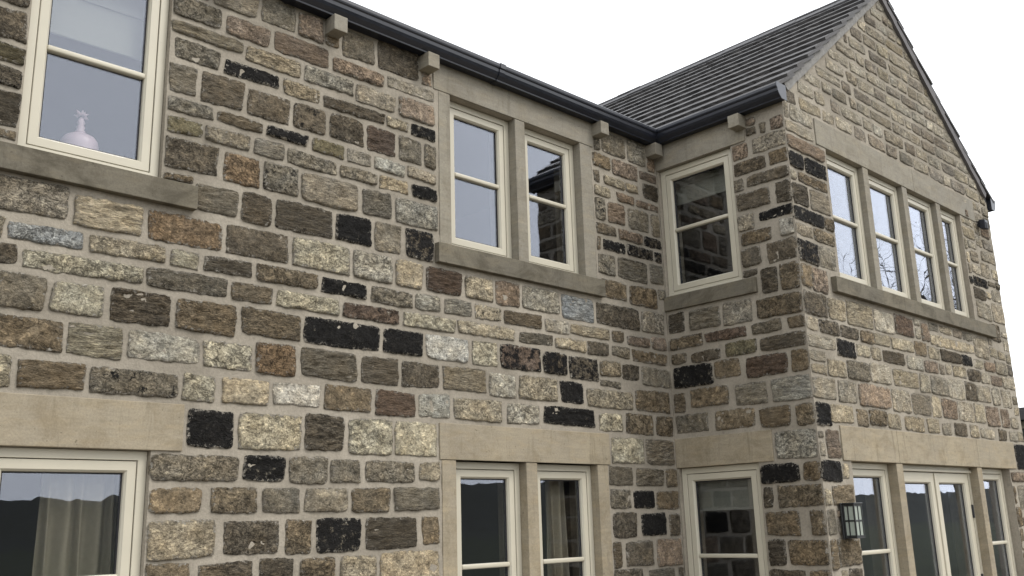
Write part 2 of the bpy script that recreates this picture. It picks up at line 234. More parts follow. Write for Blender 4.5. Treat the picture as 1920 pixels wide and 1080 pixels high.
STONES_A = """2089 1496 2462 1695 t*|1195 3176 1580 3359 m*|1385 2904 1986 3008 y*|1744 2320 2211 2456 k5g*|2557 2069 2965 2275 y*|1606 3159 1964 3340 t*|1987 3163 2418 3340 o*|2089 1895 2580 2029 k1g*|1261 2504 1604 2673 b*|1817 2691 2144 2880 d*|1923 2504 2321 2662 l*|2504 1499 2834 1692 d*|2968 2705 3519 2869 k9*|2169 2688 2526 2870 b*|1409 2324 1729 2462 b*|2444 3163 2844 3347 k2d*|1623 2497 1902 2667 yL*|2263 2064 2535 2275 k9*|1529 2697 1792 2873 y*|2750 3374 3151 3569 k4dL*|3414 1500 3810 1694 dL*|2055 3597 2377 3785 k4d*|2871 3161 3286 3348 y*|2553 2708 2944 2872 k2b*|2946 2499 3348 2678 gL*|1285 2699 1505 2876 g*|3288 2061 3617 2286 y*|2922 3594 3343 3782 m*|3072 1497 3387 1693 k8*|2003 2906 2465 3014 k4g*|3530 1227 3984 1488 t*|1304 3038 1665 3136 s*|2989 2071 3261 2289 d*|3642 2061 3974 2284 y*|2089 1730 2370 1863 b*|2333 2497 2629 2652 y*|1692 3040 2096 3136 t*|2655 2491 2919 2683 o*|2424 1717 2698 1864 b*|2246 4046 2516 4237 d*|2456 2314 2747 2464 t*|3111 2317 3458 2473 b*|3489 4661 3841 4889 d*|3404 1895 3796 2035 k2g*|2773 2896 3213 3009 y*|2541 4046 2829 4225 d*|2605 1892 2867 2044 k8*|2246 3387 2507 3548 k2g*|4124 2311 4568 2469 t*|2767 2321 3082 2457 k2w*|2403 3591 2635 3780 o*|3889 2695 4262 2872 k3w*|3311 3161 3617 3345 l*|3372 2496 3664 2678 k3dL*|2992 1719 3290 1860 g*|2892 1884 3145 2045 g*|2701 4525 3103 4659 pL*|3630 1728 3994 1871 g*|3635 3595 4000 3773 l*|4033 2502 4421 2669 k2tL*|2638 3034 3050 3138 b*|3544 2701 3864 2873 k9*|2659 3592 2897 3780 k5g*|3484 2309 3804 2469 r*|4561 2693 4967 2878 k6r*|3179 3378 3447 3570 k9*|2724 1717 2967 1858 g*|2868 1494 3048 1686 b*|4981 2323 5542 2466 k9*|3692 2500 4006 2669 d*|3315 1719 3600 1866 b*|2051 4413 2491 4500 tL*|2515 4383 2895 4500 t*|5620 3153 6163 3337 d*|2072 4261 2353 4389 k4g*|4734 2495 5141 2668 t*|2611 4683 2847 4923 g*|3893 3160 4211 3340 rL*|2231 2312 2417 2461 y*|2534 3377 2725 3565 d*|3115 4052 3383 4228 d*|2378 4526 2677 4656 p*|3203 4658 3465 4856 g*|2051 4048 2221 4234 g*|2853 4049 3091 4226 k5d*|1082 4071 1304 4238 d*|2051 4525 2355 4662 g*|5722 2062 6121 2268 y*|4801 3161 5193 3341 l*|5462 2484 6016 2629 k2t*|2314 3039 2612 3139 dL*|3239 2898 3674 2993 k5r*|3719 3369 3960 3571 k7d*|2378 4263 2747 4357 k9*|3472 3368 3692 3571 g*|5218 3148 5594 3342 s*|2489 2898 2747 3010 b*|3130 4524 3542 4634 p*|2922 4386 3291 4498 l*|2367 1323 2678 1475 d*|3371 3597 3609 3775 k3g*|3828 2318 4097 2475 k4l*|3068 4253 3553 4341 k4d*|3242 1250 3502 1472 t*|4170 2905 4707 3000 t*|3701 2896 4147 2994 y*|3075 3032 3421 3133 k9*|2819 3806 3177 3903 g*|6148 2057 6516 2270 mL*|6055 2489 6506 2666 b*|3448 3019 3783 3134 g*|3644 3161 3867 3345 t*|3665 4367 3983 4517 p*|2289 3811 2568 3911 g*|3315 4367 3640 4498 m*|3411 4045 3638 4227 k3r*|3171 1894 3378 2034 g*|1123 3609 1304 3791 d*|5826 1283 6155 1473 d*|4286 2695 4535 2879 y*|6208 1264 6535 1476 p*|4610 2312 4938 2459 l*|4237 3161 4503 3337 t*|2976 1288 3215 1473 b*|5922 3570 6320 3767 k4gL*|4447 2486 4707 2662 l*|5277 2687 5606 2867 k6d*|2055 3936 2332 4022 g*|5686 1498 5981 1688 d*|2057 3810 2272 3911 v*|2717 1307 2930 1480 d*|2872 4686 3054 4861 p*|2774 4250 3044 4359 t*|2356 3939 2648 4022 bL*|4527 3159 4777 3338 p*|6028 1500 6342 1683 k9*|2089 1356 2323 1484 b*|3663 4041 3863 4226 g*|5911 2295 6267 2461 k2b*|6148 2691 6534 2859 g*|6056 3365 6423 3546 k2b*|4991 2697 5249 2872 k7d*|5167 2491 5432 2664 k9*|4612 3027 4999 3133 k2bL*|3567 4549 3985 4634 m*|2592 3805 2794 3915 m*|2120 3038 2287 3138 y*|3846 1514 3991 1687 b*|2285 4686 2585 4861 m*|3204 3807 3488 3901 k3g*|6002 1888 6354 2032 g*|2674 3941 2961 4019 k9*|5805 4656 6119 4847 k2g*|6189 3157 6500 3342 m*|1100 3945 1304 4045 vL*|5706 3379 6020 3541 b*|5309 3026 5779 3121 k4t*|2987 3928 3229 4025 v*|4045 3024 4306 3136 l*|1111 3818 1304 3921 k5d*|5590 2300 5876 2447 k2y*|5676 1893 5965 2034 g*|6038 2885 6509 2991 b*|6091 4038 6382 4226 k3g*|1198 2903 1365 3015 d*|6239 1708 6535 1859 b*|3806 3022 4021 3137 l*|6147 4658 6398 4880 g*|5676 1715 5924 1864 g*|5949 1715 6214 1863 k9*|3513 3798 3745 3901 t*|3824 1908 3997 2030 t*|5929 4483 6269 4632 p*|1273 2318 1384 2478 y*|4759 2905 5115 2993 k4g*|4330 3027 4585 3134 k5t*|3469 3925 3715 4017 l*|5838 4038 6066 4227 p*|5133 2899 5477 2993 t*|3778 3799 3995 3903 k9*|6293 2296 6530 2461 b*|3740 3929 3989 4018 m*|5676 3576 5888 3749 g*|3252 3925 3444 4021 m*|5025 3018 5292 3123 m*|5632 2738 5880 2865 t*|3775 4251 3985 4342 k8*|5500 2891 5750 3001 d*|3889 4043 3990 4222 g*|5906 2729 6121 2861 d*|6057 3797 6407 3891 k6d*|6353 3589 6535 3773 g*|5959 3914 6277 4014 p*|3568 4253 3749 4343 t*|2057 3521 2230 3571 b*|5676 4501 5902 4627 b*|5751 3791 6031 3888 k9*|6392 1496 6535 1671 d*|5980 3019 6285 3104 p*|5676 4036 5805 4229 k5g|6336 4356 6535 4505 d|5676 3918 5933 4012 k4d|5676 1281 5771 1471 b|5786 2902 6013 2998 k2g|6378 1887 6535 2032 b|5801 4367 6076 4457 t|3066 4685 3177 4788 b|5676 1107 6010 1269 d|6086 1081 6420 1252 g|6408 4034 6535 4238 g|6310 3018 6512 3127 p|6211 4261 6535 4333 p|5963 4251 6193 4341 p|6302 3916 6535 4010 k7d|1143 3542 1304 3590 b|5676 4254 5881 4343 t|5630 2650 5880 2710 g|1029 4265 1304 4382 d|5804 3021 5954 3126 b|6290 4530 6530 4610 p|3870 4660 3960 4760 p|1170 3033 1292 3146 t|6092 4367 6257 4459 t|6420 4630 6530 4770 p|3870 4780 3960 4860 p|6432 3798 6535 3893 k6d|5676 4367 5750 4476 d|5701 4653 5781 4756 g|6450 3465 6535 3564 g|5676 3772 5724 3895 b|6420 4790 6530 4860 b|5700 4780 5780 4860 m|6467 1071 6535 1252 d|2060 4690 2260 4820 g|1720 330 2020 480 r-|1600 20 1860 150 d-|1030 1050 1220 1130 g-|2100 1050 2470 1130 m-|2490 1050 2800 1140 g-|2820 1050 3000 1150 g-|3020 1050 3240 1150 g-|3270 1050 3640 1130 b-|3660 1050 3980 1130 p-|1030 1160 1280 1230 m-|2100 1160 2280 1220 p-|2310 1160 2470 1230 t-|3270 1160 3500 1230 m-|2490 1170 2800 1270 m-|2820 1180 3020 1260 g-|3040 1180 3220 1260 m-|2100 1240 2290 1330 t-|1030 1250 1280 1320 m-|1030 1350 1280 1480 m-|1030 1500 1260 1600 t-|1030 1630 1190 1730 p-|1030 1750 1280 1890 t-|1030 1920 1280 2010 t-|1030 2300 1190 2380 m-|1030 2400 1250 2470 b-|1030 2490 1240 2560 t-|1030 2580 1230 2650 g-|1030 2680 1240 2800 t-|1030 2820 1260 2880 p-|1030 2900 1170 2970 p-|1030 2990 1140 3070 p-|1030 3090 1140 3220 p-|1030 3240 1170 3350 b-|1030 4410 1240 4550 g-|1030 4570 1300 4720 m-|1030 4740 1200 4830 p-|-2200 20 -1810 140 l-|-1780 20 -1380 150 b-|-1360 20 -960 150 y-|-940 20 -580 140 g-|-560 20 -190 140 d-|-160 20 250 150 p-|280 20 560 150 y-|580 20 820 140 l-|840 20 1180 150 d-|1200 20 1580 150 b-|1880 20 2110 150 k5d-|2130 20 2490 150 bL-|2520 20 2700 160 bL-|2720 20 2900 140 m-|2930 20 3230 150 t-|3250 20 3470 150 v-|3490 20 3760 150 p-|3780 20 4180 140 g-|4200 20 4430 150 g-|4450 20 4820 150 y-|4840 20 5250 140 d-|5270 20 5630 150 k3g-|5650 20 5840 140 k3g-|5860 20 6090 150 b-|6110 20 6280 160 m-|6300 20 6530 150 y-|-2200 160 -1960 260 b-|-1940 160 -1810 280 g-|-940 160 -650 270 k5d-|-630 160 -400 280 b-|-380 160 -220 280 y-|580 160 820 270 p-|2720 160 2900 270 g-|3780 160 3980 270 t-|4000 160 4180 260 v-|4840 160 5130 280 k3g-|5150 160 5250 270 p-|5650 160 5840 270 g-|-1780 170 -1390 310 t-|-1370 170 -970 320 d-|-200 170 90 310 d-|110 170 330 300 p-|360 170 560 310 t-|840 170 1080 300 d-|1100 170 1280 310 r-|1300 170 1460 320 k3g-|1480 170 1700 320 t-|1720 170 1970 300 l-|1990 170 2160 300 d-|2190 170 2470 310 t-|2930 170 3120 320 y-|3140 170 3440 310 p-|3460 170 3650 320 g-|3680 170 3760 300 g-|4200 170 4540 300 g-|4560 170 4820 300 v-|5270 170 5510 310 k5d-|5530 170 5630 310 g-|5860 170 6090 300 k5d-|6300 170 6530 310 p-|2490 180 2700 330 v-|6110 180 6280 340 b-|-2200 280 -1960 430 g-|4000 280 4180 440 r-|-950 290 -650 420 t-|580 290 800 420 b-|2720 290 2900 420 k9-|3780 290 3960 430 l-|5150 290 5250 430 b-|5650 290 5840 430 d-|-1940 310 -1810 420 t-|-630 310 -400 410 b-|-380 310 -220 410 d-|4840 310 5130 410 g-|-1780 330 -1510 470 bL-|-1490 330 -1390 470 d-|-200 330 20 470 m-|50 330 340 480 t-|360 330 560 470 l-|820 330 1200 470 k5d-|2040 330 2270 470 k9-|2290 330 2460 460 l-|3140 330 3440 470 d-|3680 330 3760 480 d-|4200 330 4450 460 k3g-|4470 330 4680 470 b-|4700 330 4820 470 y-|5270 330 5600 470 k3g-|5860 330 6040 480 r-|6300 330 6530 470 b-|-1370 340 -1210 490 bL-|-1190 340 -970 500 b-|1220 340 1600 480 t-|1620 340 1700 480 d-|2930 340 3120 500 k9-|3460 340 3650 510 k5d-|2480 350 2700 460 g-|6060 360 6260 490 y-|-630 430 -410 570 m-|-390 430 -220 560 d-|-1940 440 -1810 550 k9-|-950 440 -650 540 m-|580 440 800 550 k3g-|2720 440 2900 550 g-|-2200 460 -1960 570 d-|3780 460 3940 560 t-|5730 460 5840 570 m-|2290 480 2490 600 bL-|2520 480 2700 590 k3g-|-1780 490 -1600 640 k5d-|-1570 490 -1390 630 k9-|-200 490 30 630 k9-|360 490 560 650 l-|820 490 1090 640 k3g-|3140 490 3440 650 l-|6280 490 6450 630 v-|50 500 340 620 b-|3680 500 3760 620 k9-|5860 500 6040 620 k9-|-1370 510 -1210 620 d-|6060 510 6260 640 m-|-1190 520 -970 650 t-|2930 520 3120 640 y-|3460 530 3650 630 d-|-950 560 -650 700 g-|-1940 570 -1810 710 y-|580 570 800 710 r-|2720 570 2900 710 t-|-390 590 -220 750 d-|3780 590 3940 740 g-|-2200 600 -1960 700 d-|-630 600 -460 710 p-|5730 600 5840 710 t-|2210 620 2600 750 k9-|2620 620 2700 740 bL-|1110 630 1280 800 t-|2100 630 2190 790 g-|-1370 640 -1210 800 b-|50 640 250 800 g-|3680 640 3760 800 g-|5860 640 6040 790 k5d-|-1570 650 -1390 790 b-|-200 650 30 790 v-|3460 650 3650 790 m-|6280 650 6530 780 p-|-1780 660 -1600 780 k5d-|820 660 1090 790 y-|2930 660 3110 790 m-|6060 660 6260 790 m-|-1190 670 -970 800 l-|280 670 530 800 g-|3130 670 3380 800 k9-|-2200 720 -1960 820 d-|-950 720 -650 820 m-|-1940 730 -1810 840 y-|-630 730 -410 830 k3g-|550 730 730 840 g-|2720 730 2880 840 k9-|5680 730 5840 830 l-|2620 760 2700 860 m-|3780 760 4000 870 m-|-390 770 -220 870 k9-|2210 770 2400 880 k9-|2430 770 2600 880 y-|-1780 800 -1600 920 b-|6280 800 6440 930 p-|-1570 810 -1390 960 l-|-200 810 30 970 p-|750 810 1090 960 g-|2100 810 2190 970 b-|2900 810 3110 970 y-|3400 810 3650 960 m-|5860 810 6100 970 t-|6120 810 6260 980 k3g-|-1370 820 -1100 930 d-|-1070 820 -970 930 g-|50 820 430 920 p-|450 820 530 920 k5d-|1110 820 1280 930 b-|3130 820 3380 940 p-|3680 820 3760 920 v-|-2200 840 -1960 970 k3g-|-950 840 -780 960 b-|-760 840 -650 960 bL-|-630 850 -460 1000 l-|5680 850 5840 1000 m-|-1940 860 -1810 970 v-|550 860 730 960 m-|2720 860 2880 970 y-|2620 880 2700 1010 d-|-440 890 -220 1020 k9-|3780 890 3970 1020 t-|2210 900 2450 1020 m-|2470 900 2600 1030 y-|-1780 940 -1600 1090 d-|50 940 300 1090 g-|320 940 490 1090 k9-|3680 940 3760 1030 d-|-1370 950 -1170 1120 d-|-1150 950 -970 1110 l-|1110 950 1280 1030 d-|6280 950 6530 1050 b-|3130 960 3370 1030 t-|-1570 980 -1390 1140 d-|-950 980 -700 1130 k9-|510 980 830 1140 p-|850 980 1010 1130 d-|-2200 990 -1830 1140 v-|-200 990 0 1140 t-|5860 990 6100 1060 k5d-|6120 1000 6260 1060 k5d-|-680 1020 -460 1120 p-|5680 1020 5840 1080 t-|-440 1040 -220 1210 g-|-1800 1110 -1600 1210 y-|30 1110 300 1220 b-|320 1110 490 1220 bL-|-1150 1140 -970 1250 y-|-1370 1150 -1170 1270 k5d-|-680 1150 -510 1250 l-|-950 1160 -750 1320 d-|850 1160 1010 1320 t-|-2200 1170 -2020 1280 k3g-|-1990 1170 -1830 1280 g-|-1570 1170 -1390 1270 g-|-200 1170 10 1280 k9-|510 1170 810 1290 v-|-1800 1230 -1600 1340 b-|-490 1230 -300 1330 m-|30 1240 290 1380 t-|320 1240 490 1380 t-|-1150 1270 -970 1380 r-|-730 1270 -510 1380 k3g-|-1570 1290 -1360 1440 p-|-1340 1290 -1170 1420 k3g-|-2200 1300 -1900 1470 b-|-280 1300 10 1460 k3g-|510 1310 830 1430 k3g-|-950 1340 -750 1460 t-|850 1340 1010 1450 y-|-490 1350 -300 1480 p-|-1870 1360 -1700 1460 d-|-1680 1360 -1600 1460 b-|-1150 1400 -970 1510 l-|-730 1400 -510 1510 d-|30 1400 400 1500 p-|-1340 1440 -1170 1590 t-|420 1450 660 1560 g-|680 1450 830 1570 r-|-1570 1460 -1370 1570 t-|850 1470 1010 1610 t-|-1870 1480 -1650 1580 m-|-950 1480 -750 1590 y-|-280 1480 10 1580 m-|-2200 1490 -1890 1650 d-|-490 1500 -300 1600 bL-|30 1520 390 1670 b-|-1150 1530 -970 1650 bL-|-730 1530 -510 1650 g-|410 1580 650 1710 t-|-1620 1590 -1410 1730 d-|670 1590 830 1740 g-|-1860 1600 -1640 1760 t-|-280 1600 0 1760 d-|-1390 1610 -1170 1710 y-|-950 1610 -750 1720 r-|-490 1620 -320 1740 v-|850 1630 1010 1760 g-|-2200 1670 -1930 1770 v-|-1150 1670 -970 1780 y-|-730 1670 -510 1780 k5d-|30 1690 350 1820 m-|-1390 1730 -1170 1880 k3g-|370 1730 620 1870 p-|-950 1740 -760 1900 d-|-1610 1750 -1410 1920 d-|-490 1760 -300 1880 t-|640 1760 810 1880 k9-|-1900 1780 -1640 1920 b-|-280 1780 10 1910 t-|830 1780 1010 1920 d-|-2200 1790 -1920 1920 b-|-1150 1800 -970 1950 r-|-740 1800 -510 1940 l-|30 1840 300 1940 k3g-|320 1890 500 2030 y-|520 1890 620 2030 m-|-1390 1900 -1230 2040 d-|-490 1900 -300 2040 d-|640 1900 810 2050 k5d-|-950 1920 -760 2070 k5d-|-280 1930 10 2090 r-|-2200 1940 -1820 2090 k5d-|-1800 1940 -1500 2100 g-|830 1940 1010 2030 l-|-740 1960 -550 2060 v-|30 1960 300 2080 v-|-1210 1970 -970 2100 t-|-1470 2060 -1230 2220 v-|-530 2060 -300 2220 y-|320 2060 540 2230 t-|-740 2080 -550 2230 g-|560 2080 890 2220 d-|-950 2090 -760 2230 m-|30 2100 250 2250 y-|-2200 2110 -1830 2270 k3g-|-280 2110 -120 2270 d-|-100 2110 10 2280 m-|-1800 2120 -1560 2270 d-|-1210 2120 -1000 2250 t-|-1530 2250 -1370 2360 p-|-1340 2250 -1230 2350 k5d-|-980 2250 -630 2350 k9-|-610 2250 -300 2360 m-|280 2250 690 2350 bL-|710 2250 890 2350 y-|-1210 2270 -1000 2390 p-|30 2270 230 2390 m-|-2200 2290 -1990 2450 g-|-1970 2290 -1610 2460 l-|-280 2290 -120 2450 k9-|910 2300 1010 2440 d-|-100 2310 10 2410 t-|-1340 2370 -1230 2510 g-|-980 2370 -670 2510 d-|250 2370 410 2510 t-|430 2370 700 2500 d-|720 2370 890 2510 b-|-1590 2380 -1400 2550 y-|-650 2380 -360 2530 l-|-1210 2410 -1000 2540 k3g-|30 2410 230 2560 b-|-100 2430 10 2540 b-|910 2460 1010 2560 m-|-2200 2470 -2000 2600 r-|-340 2470 -180 2590 d-|-1970 2480 -1670 2620 r-|430 2520 690 2690 b-|-1380 2540 -1230 2700 k3g-|-980 2540 -670 2700 g-|250 2540 410 2700 t-|710 2540 890 2690 g-|-1210 2560 -1000 2700 m-|-650 2560 -360 2700 t-|-160 2560 0 2700 k3g-|-1650 2580 -1400 2720 v-|30 2580 230 2720 k3g-|910 2580 1010 2710 b-|-340 2610 -180 2720 r-|-2200 2620 -2000 2780 k3g-|-1970 2640 -1670 2760 k3g-|430 2710 630 2840 k5d-|650 2710 890 2860 t-|-1380 2720 -1040 2850 t-|-1020 2720 -770 2840 d-|-750 2720 -420 2840 g-|-160 2720 10 2850 t-|250 2720 410 2850 l-|910 2730 1010 2880 v-|-1650 2740 -1400 2870 k3g-|-400 2740 -180 2880 r-|30 2740 190 2870 d-|-1970 2780 -1740 2930 r-|-2200 2800 -2020 2960 b-|-1020 2860 -750 2960 g-|-730 2860 -420 2960 b-|430 2860 630 2960 v-|-1380 2870 -1050 2980 m-|-160 2870 10 2980 b-|210 2870 410 2980 b-|650 2880 890 2990 k3g-|-1720 2890 -1400 3000 t-|30 2890 190 3020 d-|-400 2900 -180 3050 l-|910 2900 1010 3050 g-|-1990 2950 -1750 3090 k9-|-2200 2980 -2020 3130 b-|-1020 2980 -720 3120 t-|-700 2980 -420 3130 t-|430 2980 630 3130 k5d-|-1380 3000 -1050 3110 t-|-160 3000 10 3110 g-|210 3000 410 3100 k5d-|650 3010 890 3120 l-|-1730 3020 -1500 3180 b-|30 3040 190 3160 k3g-|-400 3070 -180 3200 b-|910 3070 1010 3190 k9-|-1990 3110 -1760 3240 t-|210 3120 410 3220 m-|-1470 3130 -1130 3250 k5d-|-160 3130 0 3250 b-|-1110 3140 -740 3290 r-|650 3140 860 3310 k9-|-2200 3150 -2020 3270 g-|-720 3150 -420 3270 m-|430 3150 630 3250 l-|30 3180 190 3270 bL-|-1740 3200 -1490 3360 bL-|880 3210 1010 3320 m-|-400 3220 -200 3350 k3g-|210 3240 410 3330 b-|-1990 3260 -1770 3420 b-|-1470 3270 -1300 3380 g-|-1280 3270 -1130 3390 k9-|-180 3270 10 3380 m-|430 3270 630 3380 r-|-2200 3290 -2020 3440 g-|-720 3290 -420 3440 g-|30 3290 190 3440 p-|-1110 3310 -900 3450 l-|-880 3310 -740 3460 t-|650 3330 860 3450 k3g-|880 3340 990 3470 d-|210 3350 410 3490 m-|-400 3370 -200 3520 m-|-1750 3380 -1520 3480 t-|-1490 3400 -1310 3490 v-|-180 3400 10 3500 k9-|430 3400 600 3500 v-|-1280 3410 -1130 3540 l-|-1990 3440 -1780 3600 t-|-2200 3460 -2020 3570 d-|-720 3460 -560 3550 k3g-|-540 3460 -420 3570 y-|30 3460 190 3560 b-|-1110 3470 -900 3590 v-|620 3470 820 3580 k5d-|-880 3480 -740 3590 k9-|840 3490 990 3600 t-|-1760 3500 -1530 3600 k5d-|-1510 3510 -1310 3630 k3g-|210 3510 410 3640 k9-|-180 3520 10 3640 p-|430 3520 600 3640 t-|1010 3530 1100 3640 t-|-400 3540 -200 3640 l-|-1280 3560 -1130 3680 k3g-|-720 3570 -560 3660 b-|30 3580 190 3720 k3g-|-2200 3590 -2030 3730 b-|-540 3590 -420 3720 g-|620 3600 820 3710 k9-|-1110 3610 -740 3740 t-|-2010 3620 -1850 3790 b-|-1820 3620 -1660 3780 y-|-1630 3620 -1540 3780 y-|840 3620 990 3780 m-|-1510 3650 -1310 3760 bL-|-400 3660 -110 3760 b-|-90 3660 10 3750 m-|210 3660 590 3750 v-|1010 3660 1100 3750 v-|-720 3680 -560 3840 y-|-1280 3700 -1130 3830 d-|610 3730 820 3870 t-|-540 3740 -420 3860 b-|30 3740 190 3870 p-|-2200 3750 -2040 3860 bL-|-1110 3760 -740 3890 g-|-90 3770 10 3910 g-|210 3770 470 3900 p-|490 3770 590 3910 b-|1010 3770 1090 3900 k9-|-1510 3780 -1350 3900 bL-|-400 3780 -140 3910 d-|-1820 3800 -1640 3940 d-|840 3800 990 3930 k5d-|-2010 3810 -1850 3920 b-|-1320 3850 -1150 3990 g-|-720 3860 -560 3970 l-|-2200 3880 -2040 4050 k9-|-540 3880 -420 4040 l-|30 3890 190 4010 t-|610 3890 820 4020 t-|-1130 3910 -880 4010 m-|-860 3910 -740 4030 y-|-1610 3920 -1350 4090 b-|210 3920 470 4080 d-|-400 3930 -170 4040 g-|-140 3930 10 4030 bL-|490 3930 590 4030 g-|-2010 3940 -1850 4090 m-|840 3950 1070 4050 d-|-1820 3960 -1640 4060 d-|-720 3990 -560 4090 g-|-1320 4010 -1150 4150 k9-|-1130 4030 -880 4140 b-|30 4030 190 4140 bL-|610 4040 820 4200 k5d-|-860 4050 -740 4150 m-|-140 4050 10 4160 m-|490 4050 590 4150 l-|-540 4060 -250 4180 g-|-2200 4070 -2040 4210 l-|840 4070 1060 4220 m-|-1820 4080 -1640 4230 t-|210 4100 450 4230 r-|-2010 4110 -1850 4220 k3g-|-1610 4110 -1350 4210 k5d-|-720 4110 -560 4210 m-|-1130 4160 -880 4280 k3g-|30 4160 190 4260 r-|-1320 4170 -1160 4300 v-|-860 4170 -740 4300 r-|470 4170 590 4290 m-|-230 4180 10 4290 t-|-540 4200 -340 4300 g-|610 4220 820 4380 g-|-2200 4230 -2040 4350 l-|-1610 4230 -1350 4350 m-|-720 4230 -560 4360 k9-|-2010 4240 -1850 4330 b-|840 4240 1000 4330 t-|-1820 4250 -1640 4400 m-|210 4250 450 4390 y-|30 4280 190 4430 g-|-1140 4300 -880 4450 y-|-320 4310 10 4460 r-|470 4310 590 4450 m-|-1320 4320 -1160 4480 t-|-860 4320 -740 4470 v-|-540 4320 -380 4470 t-|-2010 4350 -1850 4450 d-|840 4350 1000 4440 d-|-2200 4370 -2040 4520 t-|-1610 4370 -1350 4510 k5d-|-720 4380 -560 4540 m-|610 4400 820 4540 p-|210 4410 370 4560 b-|-1820 4420 -1640 4540 b-|30 4450 190 4580 g-|840 4460 1010 4610 r-|-2010 4470 -1850 4570 b-|-1140 4470 -880 4580 m-|390 4470 590 4570 t-|-360 4480 -130 4600 b-|-110 4480 10 4590 d-|-860 4490 -740 4640 r-|-540 4490 -380 4640 d-|-1320 4500 -1160 4650 b-|-1610 4530 -1350 4680 m-|-2200 4540 -2040 4660 v-|-1820 4560 -1640 4660 b-|-720 4560 -560 4670 t-|610 4560 820 4660 v-|210 4580 370 4710 k5d-|-2010 4590 -1850 4720 t-|390 4590 590 4720 k3g-|-1140 4600 -890 4710 m-|30 4600 190 4730 g-|-110 4610 10 4730 y-|-360 4620 -180 4730 d-|840 4630 1010 4720 d-|-870 4660 -740 4800 k5d-|-540 4660 -380 4810 bL-|-1320 4670 -1160 4810 p-|-2200 4680 -2040 4780 t-|-1820 4680 -1640 4790 m-|610 4680 820 4800 b-|-720 4690 -560 4830 l-|-1610 4700 -1350 4820 bL-|-1140 4730 -890 4840 b-|210 4730 370 4830 d-|-2010 4740 -1850 4860 g-|390 4740 590 4860 d-|840 4740 1000 4850 g-|-360 4750 40 4860 g-|70 4750 190 4860 r-"""
STONES_B = """937 2040 1290 2261 l*|966 1265 1290 1454 b*|950 2473 1290 2665 l*|916 1688 1290 1847 b*|884 3144 1290 3309 b*|737 2689 1113 2860 r*|794 1483 1083 1666 b*|32 2692 429 2874 k8*|413 2307 789 2469 b*|788 1869 1120 2014 k8*|182 2517 560 2674 b*|616 2485 913 2658 g*|884 2883 1290 3000 dL*|230 3152 547 3336 g*|568 3141 846 3331 k1m*|20 2310 350 2470 g*|823 2295 1095 2450 b*|1032 3572 1290 3747 k4d*|791 4064 1106 4210 d*|980 4513 1290 4651 m*|1123 3330 1290 3551 b*|789 1260 945 1462 d*|906 4245 1290 4344 k3d*|560 2885 860 3003 v*|444 2726 694 2871 b*|376 3033 775 3124 r*|20 3013 355 3130 b*|949 3339 1100 3551 k4d*|797 4367 1093 4486 d*|806 3760 1082 3880 b*|1139 2281 1290 2451 b*|1139 2685 1290 2862 b*|1167 1478 1290 1667 b*|787 3583 974 3744 d*|983 3926 1290 4018 k8*|823 3027 1097 3123 g*|1148 1869 1290 2016 b*|1159 4037 1290 4222 d*|20 3164 185 3344 d*|216 2886 510 2976 d*|1118 4367 1290 4491 b*|792 4508 951 4643 p*|788 3892 936 4025 m*|1162 3769 1290 3905 w*|782 1085 1095 1240 k4d*|1140 3021 1290 3123 b*|787 1687 880 1847 d*|20 2489 135 2660 b*|1156 4669 1290 4779 p|20 2894 181 2991 b|1122 1069 1290 1244 b|783 4233 874 4344 g|783 3505 925 3561 d|940 4680 1040 4750 d|940 4770 1040 4840 p|1069 4663 1127 4764 g|20 20 400 160 l-|420 20 610 170 k3g-|630 20 870 180 d-|890 20 1060 160 m-|1080 20 1290 160 k3g-|20 180 370 330 t-|890 180 1200 310 m-|400 190 600 310 p-|620 200 870 340 b-|400 330 590 470 t-|890 330 1210 450 d-|20 350 180 480 b-|200 350 380 480 l-|620 360 850 480 y-|910 470 1290 620 r-|790 630 890 740 m-|910 640 1180 740 k3g-|1200 640 1290 740 b-|790 760 1100 920 k9-|1120 760 1290 920 k5d-|790 940 1070 1040 d-|1090 940 1290 1030 r-"""
